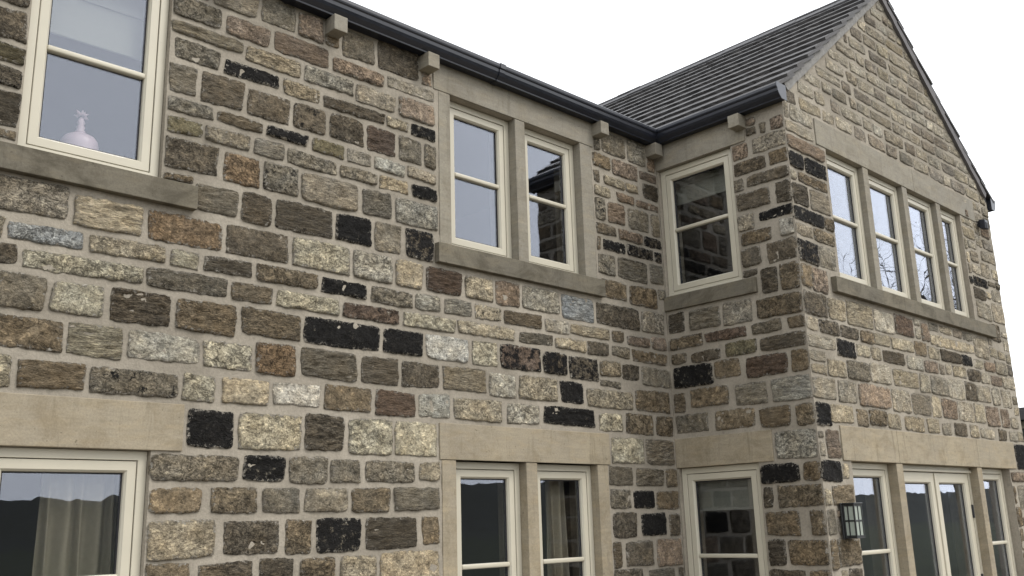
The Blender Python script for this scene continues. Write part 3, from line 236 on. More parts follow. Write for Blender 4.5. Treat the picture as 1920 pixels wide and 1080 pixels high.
STONES_C = """7271 2465 7824 2648 p*|7227 3124 7684 3332 f*|6672 1256 7002 1456 b*|6556 4482 7149 4610 p*|6556 2472 6896 2647 e*|6556 3129 6901 3312 k3d*|6677 1684 7001 1845 b*|8812 3124 9835 3230 f*|7935 2674 8438 2834 f*|7122 2663 7500 2830 k3g*|7861 2449 8218 2656 e*|7519 2671 7899 2849 e*|6556 3545 6855 3733 k7d*|7703 3123 8074 3320 e*|8235 2448 8628 2642 h*|6935 2468 7238 2646 h*|6556 1862 6843 2019 k9*|6789 2307 7140 2450 f*|6556 3882 7013 4003 k8*|6826 4019 7148 4201 h*|6665 2038 6869 2254 p*|6556 2870 6980 2980 e*|6723 3327 6967 3527 p*|6927 3129 7208 3308 f*|8097 3142 8467 3325 r*|6871 3545 7145 3729 h*|6556 2269 6770 2455 k9*|6645 4749 7014 4891 e*|6556 4018 6799 4200 d*|6556 4626 7003 4732 e*|9069 2650 9450 2842 e*|6802 4326 7146 4466 k8*|6814 2666 7102 2807 f*|9229 2441 9596 2635 e*|8689 2658 9039 2837 h*|8046 2298 8436 2431 k1t*|8870 2443 9199 2635 p*|7780 2864 8205 2983 dL*|9864 3115 10245 3332 e*|7403 2309 7708 2449 b*|6997 2845 7296 2980 k8*|6670 4218 7136 4309 b*|6824 3748 7163 3866 b*|6751 2998 7065 3114 k5d*|9903 2428 10256 2630 p*|7979 3002 8422 3107 f*|6825 4897 7179 5009 f*|7083 2996 7402 3106 d*|10089 3545 10473 3733 e*|9755 2654 10100 2835 e*|7179 5315 7612 5414 e*|6556 4325 6784 4466 k8*|6556 3335 6707 3525 b*|10506 3545 10840 3769 h|6556 1474 6678 1667 h|7567 5043 7954 5155 e|9004 2997 9481 3105 d|8249 2852 8589 2974 l|6556 1236 6655 1458 b|6556 3754 6808 3867 h|9466 2655 9739 2841 d|10528 2015 10840 2280 k9|9614 2441 9869 2636 f|8453 2660 8672 2835 f|7732 2303 7972 2430 f|8751 5977 9202 6095 h|8647 2447 8846 2640 f|7668 2998 7961 3107 f|7196 2299 7384 2438 b|8155 5185 8589 5286 h|8401 5042 8793 5155 h|6556 2760 6795 2852 e|7316 2868 7562 2978 f|7619 5710 7977 5816 h|8788 5184 9229 5291 h|6821 5042 7081 5154 e|7375 5446 7696 5554 h|8440 2991 8705 3126 b|7442 4900 7730 5014 e|7452 5582 7822 5676 h|8043 4899 8371 5013 j|8606 2853 8907 2971 p|10366 3331 10637 3528 d|9082 2296 9367 2426 d|8498 2303 8749 2431 f|7420 2996 7649 3108 b|10404 2645 10668 2835 e|6556 2998 6734 3112 e|6556 2662 6797 2744 f|6963 5186 7237 5288 e|9236 2858 9555 2979 f|10295 2429 10523 2630 p|8215 5318 8593 5412 h|8988 4896 9334 5013 e|7973 5443 8280 5551 e|10138 2646 10362 2835 e|8722 2987 8987 3108 f|8178 5584 8564 5674 e|10431 4210 10840 4334 h|9696 2296 10055 2400 e|7888 5847 8217 5947 h|8310 6120 8697 6216 h|7870 5318 8193 5414 j|9587 2858 9901 2977 d|7435 5184 7692 5289 h|10341 2985 10656 3122 k2g|8292 5851 8656 5945 j|8761 5444 9093 5554 e|6706 1480 6856 1580 h|8719 6120 9099 6220 f|10360 4027 10630 4193 h|10489 2850 10840 2969 e|7844 5582 8156 5674 e|7580 2865 7763 2979 f|9356 4895 9670 5014 j|8685 4898 8966 5012 h|10124 3896 10484 4008 k7d|10330 1887 10840 1997 p|8203 5977 8475 6090 h|7779 4896 7994 5015 j|9889 4896 10236 5013 j|9370 5039 9679 5158 e|10075 3751 10381 3877 d|8636 3144 8794 3311 p|7208 4900 7408 5009 e|10020 5039 10372 5157 f|9326 5702 9645 5820 e|9251 5182 9568 5291 j|8179 5703 8422 5819 j|10173 2852 10472 2968 p|7898 5184 8133 5291 e|8913 5578 9246 5677 j|9440 2296 9655 2426 f|9147 5849 9491 5950 j|10016 4410 10326 4530 f|10258 4901 10630 5010 f|8615 5316 8906 5418 e|9765 5182 10107 5291 h|7103 5040 7272 5157 e|7961 5975 8181 6094 j|6556 1690 6656 1810 f|9115 5453 9433 5554 e|8444 5702 8681 5820 f|7030 3884 7168 4004 b|6613 4899 6761 5011 j|6792 1079 6998 1239 d|8406 4896 8623 5013 j|8815 2296 9006 2412 h|9505 2996 9750 3108 k8|9701 5044 9998 5155 j|10447 1625 10650 1864 h|6872 1883 6973 2007 f|8586 5585 8891 5672 j|7378 5039 7545 5153 j|9609 5315 9933 5416 j|9295 5315 9587 5419 j|8497 5978 8729 6092 f|9092 5047 9348 5156 e|10051 2990 10326 3097 p|6876 1480 7006 1570 f|8844 5039 9070 5156 j|9046 3260 9346 3340 e|9919 2852 10154 2971 e|8719 5848 8980 5948 h|10526 4360 10806 4480 j|8302 5444 8506 5554 j|8176 5040 8360 5155 e|8304 6251 8548 6350 j|9787 2994 10033 3099 f|7761 5446 7951 5549 h|8528 5445 8739 5554 f|7976 5044 8154 5154 e|10116 4150 10336 4280 h|10546 2430 10756 2560 e|8452 6378 8690 6478 e|10346 4650 10626 4760 h|10156 2296 10369 2412 d|10129 5187 10437 5287 e|10566 3790 10796 3920 h|6556 2040 6636 2160 h|9224 5975 9439 6095 e|7259 5188 7413 5288 e|10536 4500 10766 4630 p|9092 5706 9304 5821 h|8865 5705 9070 5816 h|7636 5316 7806 5415 j|9955 5326 10274 5414 h|9630 5445 9877 5551 e|10448 2296 10669 2406 e|6706 1600 6856 1660 p|10321 1459 10430 1658 b|6876 1590 7006 1660 h|8570 6248 8778 6344 e|8816 3260 9026 3340 h|7999 5706 8157 5814 e|9445 5582 9702 5670 j|9078 5316 9273 5418 j|10116 4030 10336 4130 e|9366 3260 9586 3340 j|10266 3150 10456 3260 f|9606 3260 9836 3340 g|6556 4751 6626 4893 h|9692 4895 9867 5013 e|10394 5044 10610 5155 e|8131 6119 8288 6222 e|9899 5447 10109 5552 e|9724 5580 9948 5675 e|10346 4500 10516 4630 h|8611 5185 8766 5287 h|10656 4040 10836 4160 f|9066 2870 9206 2970 h|6556 3130 6596 3318 h|8614 6505 8786 6607 e|10476 3150 10666 3250 f|7759 5184 7876 5286 h|10116 4300 10326 4390 e|8496 3150 8616 3250 e|10686 3250 10836 3380 e|8800 6247 8965 6347 h|8703 5710 8843 5818 e|10346 4360 10506 4480 e|9455 5443 9608 5554 e|10686 2990 10836 3110 j|6556 3541 6592 3737 f|9590 5184 9743 5289 h|6556 4220 6646 4300 f|10321 1229 10429 1441 b|8936 2860 9046 2960 j|10656 4650 10836 4750 g|10656 4770 10836 4870 g|9268 5583 9423 5675 h|10016 4550 10226 4620 f|10686 3130 10836 3230 f|9121 6127 9269 6218 e|8928 5319 9056 5413 e|10346 4780 10516 4870 f|10696 2310 10836 2410 f|6556 2180 6636 2240 h|9002 5853 9125 5948 e|10652 4897 10789 5008 f|8496 3270 8616 3340 e|9667 5702 9781 5817 e|10666 3400 10836 3480 e|8835 6377 8948 6479 e|10696 2580 10836 2670 f|10696 2690 10836 2780 g|8987 6252 9108 6344 e|7790 5847 7866 5950 j|8712 6377 8813 6477 j|10506 3940 10706 4000 g|10406 3790 10546 3870 f|10216 3390 10346 3470 g|6676 1170 6766 1230 f|9513 5846 9610 5950 f|10016 4130 10096 4250 f|10016 4270 10096 4390 f|10136 4750 10226 4860 h|10246 4550 10326 4670 e|10246 4690 10326 4810 f|10016 4010 10096 4110 h|10006 3893 10090 3987 k8|10321 1675 10359 1857 b|10726 3940 10836 4020 g|10136 4640 10226 4730 p|10266 3280 10346 3370 e|10536 4780 10626 4870 e|10321 1006 10384 1217 b|10456 1460 10716 1550 p-|6556 1050 6766 1140 f-|10406 1050 10666 1150 h-|10686 1050 10826 1150 e-|10456 1180 10746 1290 f-|10456 1310 10756 1430 g-|10746 1460 10836 1550 f-|10676 1570 10836 1690 f-|10676 1710 10836 1820 f-|6556 20 6836 180 e-|6856 20 7006 180 f-|10326 20 10666 180 f-|10686 20 10836 170 j-|10686 190 10836 320 p-|6556 200 6836 290 f-|6856 200 7006 300 g-|10326 200 10616 300 g-|6556 320 6776 450 g-|6796 330 7006 470 h-|10326 330 10666 460 f-|10686 340 10836 460 h-|6556 470 6716 630 e-|10326 480 10636 640 e-|10656 480 10836 640 f-|6736 490 6996 590 h-|6736 620 6986 730 h-|6556 650 6716 800 f-|10326 660 10736 810 e-|6736 750 6976 900 e-|6556 820 6716 930 e-|10326 830 10606 960 e-|10626 830 10836 950 f-|6736 920 7006 1030 h-|6556 950 6716 1030 e-|10626 970 10836 1030 j-"""

# ------------------------------------------------------------------ ground and far land
def ground_mat(name, c1, c2, scale):
    t = NT(name); p = t.pos(); a = t.noise(p, scale, 6, .65); b = t.noise(p, scale * .06, 4, .6)
    c = t.mix(t.rng(a, .3, .7, 0, 1), rgb(c1), rgb(c2)); c = t.mix(1.0, c, t.rng(b, .3, .7, .7, 1.3), 'MULTIPLY')
    return t.principled(c, .95, .1, t.bump(a, .6, .03))
M_GRASS = ground_mat('grass_ground', (.016, .019, .009), (.03, .034, .016), 6)
M_GRAVEL = ground_mat('gravel_ground', (.16, .14, .115), (.28, .25, .205), 30)
M_HILL = ground_mat('hill_ground', (.009, .010, .007), (.02, .021, .013), .02)
bm = bmesh.new(); bmesh.ops.create_grid(bm, x_segments=8, y_segments=8, size=4000)
g = link('ground', mesh_bm(bm, 'ground'), M_GRASS); g['kind'] = 'structure'
bm = bmesh.new(); vs = [bm.verts.new(q) for q in ((-9, -9, .006), (17, -9, .006), (17, -1.25, .006), (-9, -1.25, .006))]; bm.faces.new(vs)
vs = [bm.verts.new(q) for q in ((-9, -1.25, .006), (6.55, -1.25, .006), (6.55, .0, .006), (-9, .0, .006))]; bm.faces.new(vs)
g = link('gravel_path', mesh_bm(bm, 'gravel_path'), M_GRAVEL); g['kind'] = 'structure'
def hills():
    bm = bmesh.new(); az = np.linspace(-150, 150, 901); rr = [70, 130, 200, 300, 420, 560, 720, 900, 1150, 1500, 1900, 2400]
    rows = []
    for r in rr:
        row = []
        for a in az:
            ar = math.radians(a); x = r * math.sin(ar); y = -r * math.cos(ar)
            ridge = 2.3 + .5 * noise.fractal(Vector((a * .035, 3.7, r * .0006)), 1, 2, 2)
            fall = 1 - .50 * min(1, max(0, (a - 48) / 12)); up = min(1, max(0, (r - 70) / 560)); up = up * up * (3 - 2 * up)
            far = max(0, (r - 900) / 1500); lift = 1 + far * 1.1 * max(-.3, noise.noise(Vector((a * .035 + 9, 1.1, 0))))
            h = math.tan(math.radians(max(.3, ridge * fall))) * min(r, 760) * up * (lift if r > 900 else 1) * (r / 760 if r > 760 else 1) ** .93
            h += up * (4 * noise.noise(Vector((x * .012, y * .012, 0))) + 2.2 * noise.noise(Vector((a * 2.3, r * .01, 0)))) - .3 * (1 - up)
            row.append(bm.verts.new((x, y, h)))
        rows.append(row)
    for a, b in zip(rows, rows[1:]):
        for i in range(len(az) - 1): bm.faces.new((a[i], a[i + 1], b[i + 1], b[i]))
    o = link('hills', mesh_bm(bm, 'hills', True), M_HILL); o['kind'] = 'structure'
hills()

# ------------------------------------------------------------------ the house
house = empty('stone_house', 'rubble stone house with cream windows and a projecting gabled wing', 'house')
OPEN = {  # openings in each wall (u0, u1, z0, z1), u runs to the right along the wall
    'A': [(1.31, 2.045, 3.50, 4.72), (4.125, 4.78, 3.50, 4.66), (4.885, 5.52, 3.50, 4.66), (1.29, 2.083, .66, 2.045), (4.135, 4.786, .66, 2.047), (4.893, 5.545, .66, 2.047)],
    'B': [(.012, .777, 3.485, 4.66), (.012, .775, .66, 2.037)],
    'C': [(7.19, 7.845, 3.485, 4.638), (7.945, 8.635, 3.485, 4.638), (8.735, 9.395, 3.485, 4.638), (9.495, 10.0, 3.485, 4.638),
          (7.022, 7.785, .02, 2.024), (7.9, 9.48, .02, 2.024), (9.59, 10.315, .02, 2.024)]}
DRESS = {  # where dressed blocks are let into the wall: no mortar skin there either
    'A': [(4.02, 5.66, 3.50, 4.66), (4.02, 5.66, .60, 2.047)], 'B': [], 'C': [(7.19, 10.0, 3.485, 4.638), (7.022, 10.315, .02, 2.024)]}

def wall_sheet(w, u0, u1, z0, z1, res, gable=False):
    f = wmap(w); holes = OPEN[w] + DRESS[w]
    us = sorted({round(x, 4) for x in list(np.linspace(u0, u1, int((u1 - u0) / res) + 1)) + [h[i] for h in holes for i in (0, 1)] if u0 <= x <= u1})
    zs = sorted({round(x, 4) for x in list(np.linspace(z0, z1, int((z1 - z0) / res) + 1)) + [h[i] for h in holes for i in (2, 3)] if z0 <= x <= z1})
    verts = []; idx = {}; faces = []
    def V(u, z):
        k = (round(u, 5), round(z, 5))
        if k not in idx:
            q = Vector(f(u, 0, z)); d = .0045 * noise.fractal(q * 7, 1, 2, 3) + .002 * noise.noise(q * 31)
            idx[k] = len(verts); verts.append(f(u, d, z))
        return idx[k]
    for a, b in zip(us, us[1:]):
        for c, d in zip(zs, zs[1:]):
            mu, mz = (a + b) / 2, (c + d) / 2
            if any(h[0] < mu < h[1] and h[2] < mz < h[3] for h in holes): continue
            faces.append((V(a, c), V(b, c), V(b, d), V(a, d)))
    if gable:
        n = 26
        top = lambda u: EAVE + SLOPE * min(u - u0, u1 - u)
        for a, b in zip(us, us[1:]):
            for k in range(n):
                t0, t1 = k / n, (k + 1) / n
                q = [(a, z1 + (top(a) - z1) * t0), (b, z1 + (top(b) - z1) * t0), (b, z1 + (top(b) - z1) * t1), (a, z1 + (top(a) - z1) * t1)]
                if abs(q[0][1] - q[3][1]) < 1e-6 and abs(q[1][1] - q[2][1]) < 1e-6: continue
                ids = []
                for p in q:
                    v = V(*p)
                    if v not in ids: ids.append(v)
                if len(ids) > 2: faces.append(ids)
    # reveals of the openings
    for h in OPEN[w]:
        d0, d1 = (.0, .30)
        for (p, q) in (((h[0], h[2]), (h[0], h[3])), ((h[0], h[3]), (h[1], h[3])), ((h[1], h[3]), (h[1], h[2])), ((h[1], h[2]), (h[0], h[2]))):
            k = len(verts); verts.extend((f(p[0], d0, p[1]), f(q[0], d0, q[1]), f(q[0], d1, q[1]), f(p[0], d1, p[1]))); faces.append((k, k + 1, k + 2, k + 3))
    me = bpy.data.meshes.new('wall'); me.from_pydata(verts, [], faces); me.polygons.foreach_set('use_smooth', [True] * len(me.polygons)); me.update()
    return link('wall', me, M_MORTAR, house)
wallA = wall_sheet('A', -2.2, XB, .0, 4.96, .035); wallA['label'] = 'long rubble stone wall of the main range'
wallB = wall_sheet('B', 0, 1.295, .0, 4.94, .035); wallB['label'] = 'short shaded side wall of the gabled wing'
wallC = wall_sheet('C', XB, 10.85, .0, 4.94, .04, True); wallC['label'] = 'rubble stone gable wall of the wing'
# far sides of the house, so that it is a closed volume
box_obj('back_wall', [((-2.2, 6.2, 0), (8.0, 6.5, 4.9)), ((-2.35, .02, 0), (-2.2, 6.5, 4.9))], M_MORTAR, house)
box_obj('wing_far_wall', [((10.60, YC + .012, 0), (10.848, 7.0, 4.93)), ((6.56, 7.0, 0), (10.84, 7.2, 4.93))], M_MORTAR, house)
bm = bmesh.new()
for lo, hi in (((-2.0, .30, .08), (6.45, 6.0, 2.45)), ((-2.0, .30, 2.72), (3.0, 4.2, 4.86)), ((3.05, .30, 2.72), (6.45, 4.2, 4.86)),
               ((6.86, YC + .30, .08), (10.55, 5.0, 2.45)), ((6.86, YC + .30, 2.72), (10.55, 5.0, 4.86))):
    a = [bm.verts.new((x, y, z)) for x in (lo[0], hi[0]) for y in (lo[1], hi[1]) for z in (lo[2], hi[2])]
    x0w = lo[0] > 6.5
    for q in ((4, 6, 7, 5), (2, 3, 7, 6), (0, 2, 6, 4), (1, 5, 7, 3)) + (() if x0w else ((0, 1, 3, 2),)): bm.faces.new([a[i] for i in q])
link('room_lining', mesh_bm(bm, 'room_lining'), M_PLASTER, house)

# ---- rubble stones
PAL = {'d': (99, 91, 79), 'g': (126, 119, 106), 'b': (120, 108, 90), 't': (160, 149, 129), 'o': (126, 107, 85), 'y': (171, 163, 143), 'l': (158, 154, 143),
       'w': (182, 178, 169), 'm': (153, 145, 131), 'p': (139, 124, 109), 'r': (101, 87, 76), 's': (150, 152, 152), 'v': (112, 105, 84),
       'e': (167, 159, 144), 'f': (160, 150, 131), 'h': (147, 139, 125), 'j': (126, 118, 107)}  # last row: gable tones, paled in colour to stand in for lens glare
ALB = 1.0
def stone_geo(u0, z0, u1, z1, code, res, seed, w):
    r = random.Random(seed); f = wmap(w)
    soot_veil = 0.0; layer = 0.0
    c = code
    if c[0] == 'k': soot_veil = int(c[1]) / 10 + .04; c = c[2:] or 'g'
    if c.endswith('L'): layer = 1.0; c = c[:-1]
    elif r.random() < .22: layer = r.uniform(.2, .6)
    if c in 'efhj': soot_veil = -.35  # gable codes: negative value flattens contrast, a glare veil put into the colour
    base = lin(PAL[c]); k = ALB * r.uniform(.86, 1.14); hue = r.uniform(-.03, .02)
    colr = (base[0] * k * (1 + hue), base[1] * k, base[2] * k * (1 - hue * 1.3))
    W, H = u1 - u0, z1 - z0
    def ticks(L):
        n = max(2, int(round((L - .02) / res))); return np.concatenate(([0.0, .004], np.linspace(.011, L - .011, n + 1), [L - .004, L]))
    tu, tz = ticks(W), ticks(H); nu, nz = len(tu), len(tz)
    U, Z = np.meshgrid(tu, tz)
    e = np.minimum(np.minimum(U, W - U), np.minimum(Z, H - Z))
    # bow the outline: rounded corners and uneven edges
    a = (U / W - .5) * 2; b = (Z / H - .5) * 2; rc = r.uniform(.003, .012)
    cr = np.abs(a * b) ** 6; U2 = U - np.sign(a) * cr * rc; Z2 = Z - np.sign(b) * cr * rc
    q4 = [(r.uniform(-.007, .007), r.uniform(-.007, .007)) for _ in range(4)]; fa, fb = U / W, Z / H       # each corner wanders
    U2 = U2 + (1 - fa) * (1 - fb) * q4[0][0] + fa * (1 - fb) * q4[1][0] + (1 - fa) * fb * q4[2][0] + fa * fb * q4[3][0]
    Z2 = Z2 + (1 - fa) * (1 - fb) * q4[0][1] + fa * (1 - fb) * q4[1][1] + (1 - fa) * fb * q4[2][1] + fa * fb * q4[3][1]
    prot = r.uniform(.007, .017); rough = r.uniform(.007, .017) * (1.25 if layer > .8 else 1); bulge = r.uniform(0, .004)
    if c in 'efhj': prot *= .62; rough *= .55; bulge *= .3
    O = np.where(e <= 1e-9, -.014, prot * (1 - np.exp(-np.maximum(e, 0) / .004)) + bulge * (1 - a * a) * (1 - b * b))
    soft = np.clip(e / .018, 0, 1)
    sx, sy = r.uniform(-20, 20), r.uniform(-20, 20)
    verts = []
    cu, cz = (u0 + u1) / 2, (z0 + z1) / 2; cx, cy, czz = f(cu, 0, cz)
    zs_ = 1 + 5 * layer
    for j in range(nz):
        for i in range(nu):
            uu, zz = u0 + U2[j, i], z0 + Z2[j, i]
            n1 = noise.fractal(Vector((uu * 13 + sx, zz * 13 * zs_ + sy, seed * .37)), .8, 2.1, 4)
            du = noise.noise(Vector((uu * 16, zz * 16, 3.3))) * .007 + noise.noise(Vector((uu * 52, zz * 52, 1.3))) * .005; dz = noise.noise(Vector((uu * 16, zz * 16, 9.1))) * .007 + noise.noise(Vector((uu * 52, zz * 52, 5.7))) * .005
            o = O[j, i] + rough * n1 * soft[j, i]
            p = f(uu + du, -o, zz + dz); verts.append((p[0] - cx, p[1] - cy, p[2] - czz))
    faces = [(j * nu + i, j * nu + i + 1, (j + 1) * nu + i + 1, (j + 1) * nu + i) for j in range(nz - 1) for i in range(nu - 1)]
    ee = np.minimum(e, .2) - .010 * cr - r.uniform(-.002, .006)
    return verts, faces, colr, (soot_veil, layer, r.random()), ee.ravel(), (cx, cy, czz)
def stone_mesh(verts, faces, cols, pars, edges):
    me = bpy.data.meshes.new('stone'); me.from_pydata(verts, [], faces)
    me.polygons.foreach_set('use_smooth', np.ones(len(faces), bool))
    a = me.attributes.new('col', 'FLOAT_COLOR', 'POINT'); a.data.foreach_set('color', np.asarray(cols, np.float32).ravel())
    a = me.attributes.new('par', 'FLOAT_VECTOR', 'POINT'); a.data.foreach_set('vector', np.asarray(pars, np.float32).ravel())
    a = me.attributes.new('edge', 'FLOAT', 'POINT'); a.data.foreach_set('value', np.asarray(edges, np.float32))
    me.update(); return me
def lay_stones(w, data, wall):
    bulk = ([], [], [], [], [])
    for n, it in enumerate(data.split('|')):
        q = it.split(); u0, z0, u1, z1 = [int(v) / 1000 for v in q[:4]]; code = q[4]
        flag = code[-1] if code[-1] in '*-' else ''; code = code.rstrip('*-')
        res = {'*': .012, '': .02, '-': .05}[flag]
        vs, fs, c, par, ed, ctr = stone_geo(u0, z0, u1, z1, code, res, n * 7 + ord(w) * 1009, w)
        nv = len(vs)
        if flag == '*':
            link('stone', stone_mesh(vs, fs, [(*c, 1)] * nv, [par] * nv, ed), M_STONE, wall, ctr)
        else:
            k = len(bulk[0]); bulk[0].extend((v[0] + ctr[0], v[1] + ctr[1], v[2] + ctr[2]) for v in vs); bulk[1].extend(tuple(i + k for i in fc) for fc in fs)
            bulk[2].extend([(*c, 1)] * nv); bulk[3].extend([par] * nv); bulk[4].extend(ed)
    if bulk[0]:
        o = link('small_stones', stone_mesh(*bulk), M_STONE, wall); o['kind'] = 'stuff'
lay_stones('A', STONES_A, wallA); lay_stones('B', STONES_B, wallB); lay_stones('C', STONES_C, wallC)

# ---- dressed stone: lintels, sills, jambs, mullions, corbels
def block(name, w, u0, u1, z0, z1, proud, mat, back=.12, bevel=.004, parent=None):
    return box_obj(name, [((u0, -proud, z0), (u1, back, z1))], mat, parent or house, wmap(w), bevel, 2)
def jit(a): return a * rnd.uniform(.9, 1.1)
block('lintel', 'A', .9, 2.247, 2.046, 2.292, .012, M_LINTEL)
block('lintel', 'A', 3.995, 5.692, 2.047, 2.285, .012, M_LINTEL)
block('lintel', 'A', 3.972, 5.684, 4.661, 4.90, .010, M_LINTEL2)
block('lintel', 'A', 1.18, 2.2, 4.722, 4.90, .010, M_LINTEL2)
block('sill', 'A', 1.02, 2.243, 3.372, 3.508, .045, M_SILL)
block('sill', 'A', 3.978, 5.705, 3.372, 3.512, .045, M_SILL)
block('sill', 'A', 1.1, 2.25, .56, .68, .045, M_SILL)
block('sill', 'A', 3.95, 5.72, .56, .68, .045, M_SILL)
block('jamb', 'A', 4.02, 4.126, 3.512, 4.660, .006, M_LINTEL2); block('jamb', 'A', 5.519, 5.655, 3.512, 4.660, .006, M_LINTEL2)
block('mullion', 'A', 4.779, 4.884, 3.512, 4.660, .006, M_LINTEL2)
block('jamb', 'A', 4.016, 4.136, .68, 2.046, .006, M_LINTEL); block('jamb', 'A', 5.544, 5.664, .68, 2.046, .006, M_LINTEL)
block('mullion', 'A', 4.785, 4.894, .68, 2.046, .006, M_LINTEL)
block('lintel', 'B', .0, .925, 4.657, 4.90, .010, M_LINTEL2); block('lintel', 'B', .0, .914, 2.036, 2.275, .010, M_LINTEL)
block('sill', 'B', .0, .912, 3.366, 3.491, .028, M_SILL); block('sill', 'B', .0, .9, .56, .68, .04, M_SILL)
block('lintel', 'C', 7.035, 8.90, 4.637, 4.871, .010, M_LINTEL2); block('lintel', 'C', 8.903, 10.40, 4.637, 4.871, .010, M_LINTEL2)
block('lintel', 'C', 6.89, 7.842, 2.023, 2.288, .012, M_LINTEL); block('lintel', 'C', 7.845, 9.53, 2.023, 2.288, .012, M_LINTEL); block('lintel', 'C', 9.533, 10.49, 2.023, 2.288, .012, M_LINTEL)
block('sill', 'C', 7.03, 10.40, 3.36, 3.488, .048, M_SILL)
for a, b in ((7.844, 7.946), (8.634, 8.736), (9.394, 9.496)): block('mullion', 'C', a, b, 3.488, 4.637, .004, M_LINTEL2)
for a, b in ((7.784, 7.901), (9.479, 9.591)): block('mullion', 'C', a, b, .02, 2.022, .004, M_LINTEL)
for u in (1.52, 2.295, 3.068, 3.843, 5.675, 6.405): block('corbel', 'A', u, u + .101, 4.758, 4.868, .115, M_LINTEL2, .05, .004)
block('corbel', 'B', .845, .948, 4.758, 4.868, .115, M_LINTEL2, .05, .004)

# ---- windows
def window(w, u0, u1, z0, z1, r, bar=None, fr=.047, st=.058, door=False, drip=True, top=None):
    f = wmap(w); z1 -= .003; u0 += .002; u1 -= .002
    bm = bmesh.new(); loft_frame(bm, u0, u1, z0, z1, [(0, r + .09), (0, r + .002), (.002, r), (fr - .002, r), (fr, r + .002), (fr, r + .09)], f)
    if drip: add_box(bm, (u0 + .001, r - .014, z0), (u1 - .001, r + .02, z0 + .026), f, .004)
    fo = link('window', mesh_bm(bm, 'window'), M_PAINT, house)
    s = fr + .0045
    sash(w, u0 + s, u1 - s, z0 + s, z1 - s, r + .003, bar, st, fo)
    return fo
def sash(w, u0, u1, z0, z1, r, bar, st, parent, name='sash'):
    f = wmap(w)
    bm = bmesh.new(); loft_frame(bm, u0, u1, z0, z1, [(0, r + .06), (0, r + .003), (.003, r), (st - .012, r), (st - .009, r + .004), (st - .002, r + .012), (st, r + .026), (st, r + .06)], f)
    so = link(name, mesh_bm(bm, name), M_PAINT, parent)
    a, b, c, d = u0 + st, u1 - st, z0 + st, z1 - st
    bm = bmesh.new(); loft_frame(bm, a - .002, b + .002, c - .002, d + .002, [(0, r + .0265), (.009, r + .0265), (.009, r + .05), (0, r + .05)], f)
    link('seal', mesh_bm(bm, 'seal'), M_SEAL, parent)
    spans = [(c, d)]
    if bar:
        bm = bmesh.new(); add_box(bm, (a - .004, r + .002, bar - .016), (b + .004, r + .045, bar + .016), f, .009, 3)
        link('glazing_bar', mesh_bm(bm, 'glazing_bar', True), M_PAINT, parent); spans = [(c, bar - .014), (bar + .014, d)]
    for p, q in spans:
        bm = bmesh.new(); add_box(bm, (a + .001, r + .030, p), (b - .001, r + .036, q), f)
        link('pane', mesh_bm(bm, 'pane'), M_GLASS, parent)
window('A', 1.31, 2.045, 3.505, 4.72, .036, 4.115)
window('A', 4.126, 4.779, 3.512, 4.66, .068, 4.10); window('A', 4.884, 5.519, 3.512, 4.66, .068, 4.10)
window('A', 1.29, 2.083, .68, 2.046, .036, 1.425)
window('A', 4.136, 4.785, .68, 2.046, .066, 1.36); window('A', 4.894, 5.544, .68, 2.046, .066, 1.36)
window('B', .014, .776, 3.491, 4.657, .036, 4.085); window('B', .014, .774, .68, 2.036, .036, 1.335)
for a, b in ((7.192, 7.844), (7.946, 8.634), (8.736, 9.394), (9.496, 9.998)): window('C', a, b, 3.488, 4.637, .048, 4.075, st=.05)
window('C', 7.024, 7.784, .04, 2.022, .075, 1.33, drip=False); window('C', 9.591, 10.313, .04, 2.022, .075, 1.315, drip=False)
# glazed double doors between the two side lights
f = wmap('C')
bm = bmesh.new(); loft_frame(bm, 7.902, 9.478, .02, 2.02, [(0, .165), (0, .075), (.04, .075), (.04, .165)], f)
add_box(bm, (7.903, .055, 1.968), (9.477, .08, 1.992), f, .004)
df = link('door_frame', mesh_bm(bm, 'door_frame'), M_PAINT, house)
for a, b in ((7.945, 8.688), (8.692, 9.435)): sash('C', a, b, .045, 1.964, .080, None, .095, df, 'door_leaf')
box_obj('door_meeting_bead', [((8.672, .068, .05), (8.708, .082, 1.955))], M_PAINT, df, f, .003)
for z in (1.62, 1.0, .35): box_obj('hinge', [((9.425, .066, z - .06), (9.449, .082, z + .06))], M_SEAL, df, f, .003)

# ---- gutters
def gutter_prof(): return [(0, 4.873), (.068, 4.873), (.073, 4.868), (.079, 4.870), (.081, 4.879), (.090, 4.888), (.106, 4.905), (.116, 4.925), (.119, 4.948), (.128, 4.956), (.131, 4.966), (.131, 4.986), (.127, 4.992), (.119, 4.990), (.112, 4.955), (.075, 4.885), (.006, 4.882), (.004, 4.985), (0, 4.985)]
extrude_profile('gutter', gutter_prof(), lambda q: (-2.2, -q[0] - .002, q[1]), lambda q: (XB - .10, -q[0] - .002, q[1]), M_GUTTER, house)
gb = extrude_profile('gutter', [(a, b + .003) for a, b in gutter_prof()], lambda q: (XB - q[0] - .002, .0, q[1]), lambda q: (XB - q[0] - .002, -1.330, q[1]), M_GUTTER, house)
M_CAP = make_simple('gutter_end_lit', (.035, .04, .052), .35, .5, .12, 14, .03)  # gutter colour lightened to paint in sky reflected on the end caps
extrude_profile('gutter_end_cap', [(-.004, 4.868), (.076, 4.868), (.086, 4.878), (.112, 4.905), (.124, 4.925), (.126, 4.946), (.137, 4.956), (.137, 4.999), (-.004, 5.0)], lambda q: (XB - q[0] - .002, -1.3305, q[1]), lambda q: (XB - q[0] - .002, -1.336, q[1]), M_CAP, gb)
gc = extrude_profile('gutter', gutter_prof(), lambda q: (10.85 + q[0] + .03, 5.0, q[1]), lambda q: (10.85 + q[0] + .03, -1.330, q[1]), M_GUTTER, house)
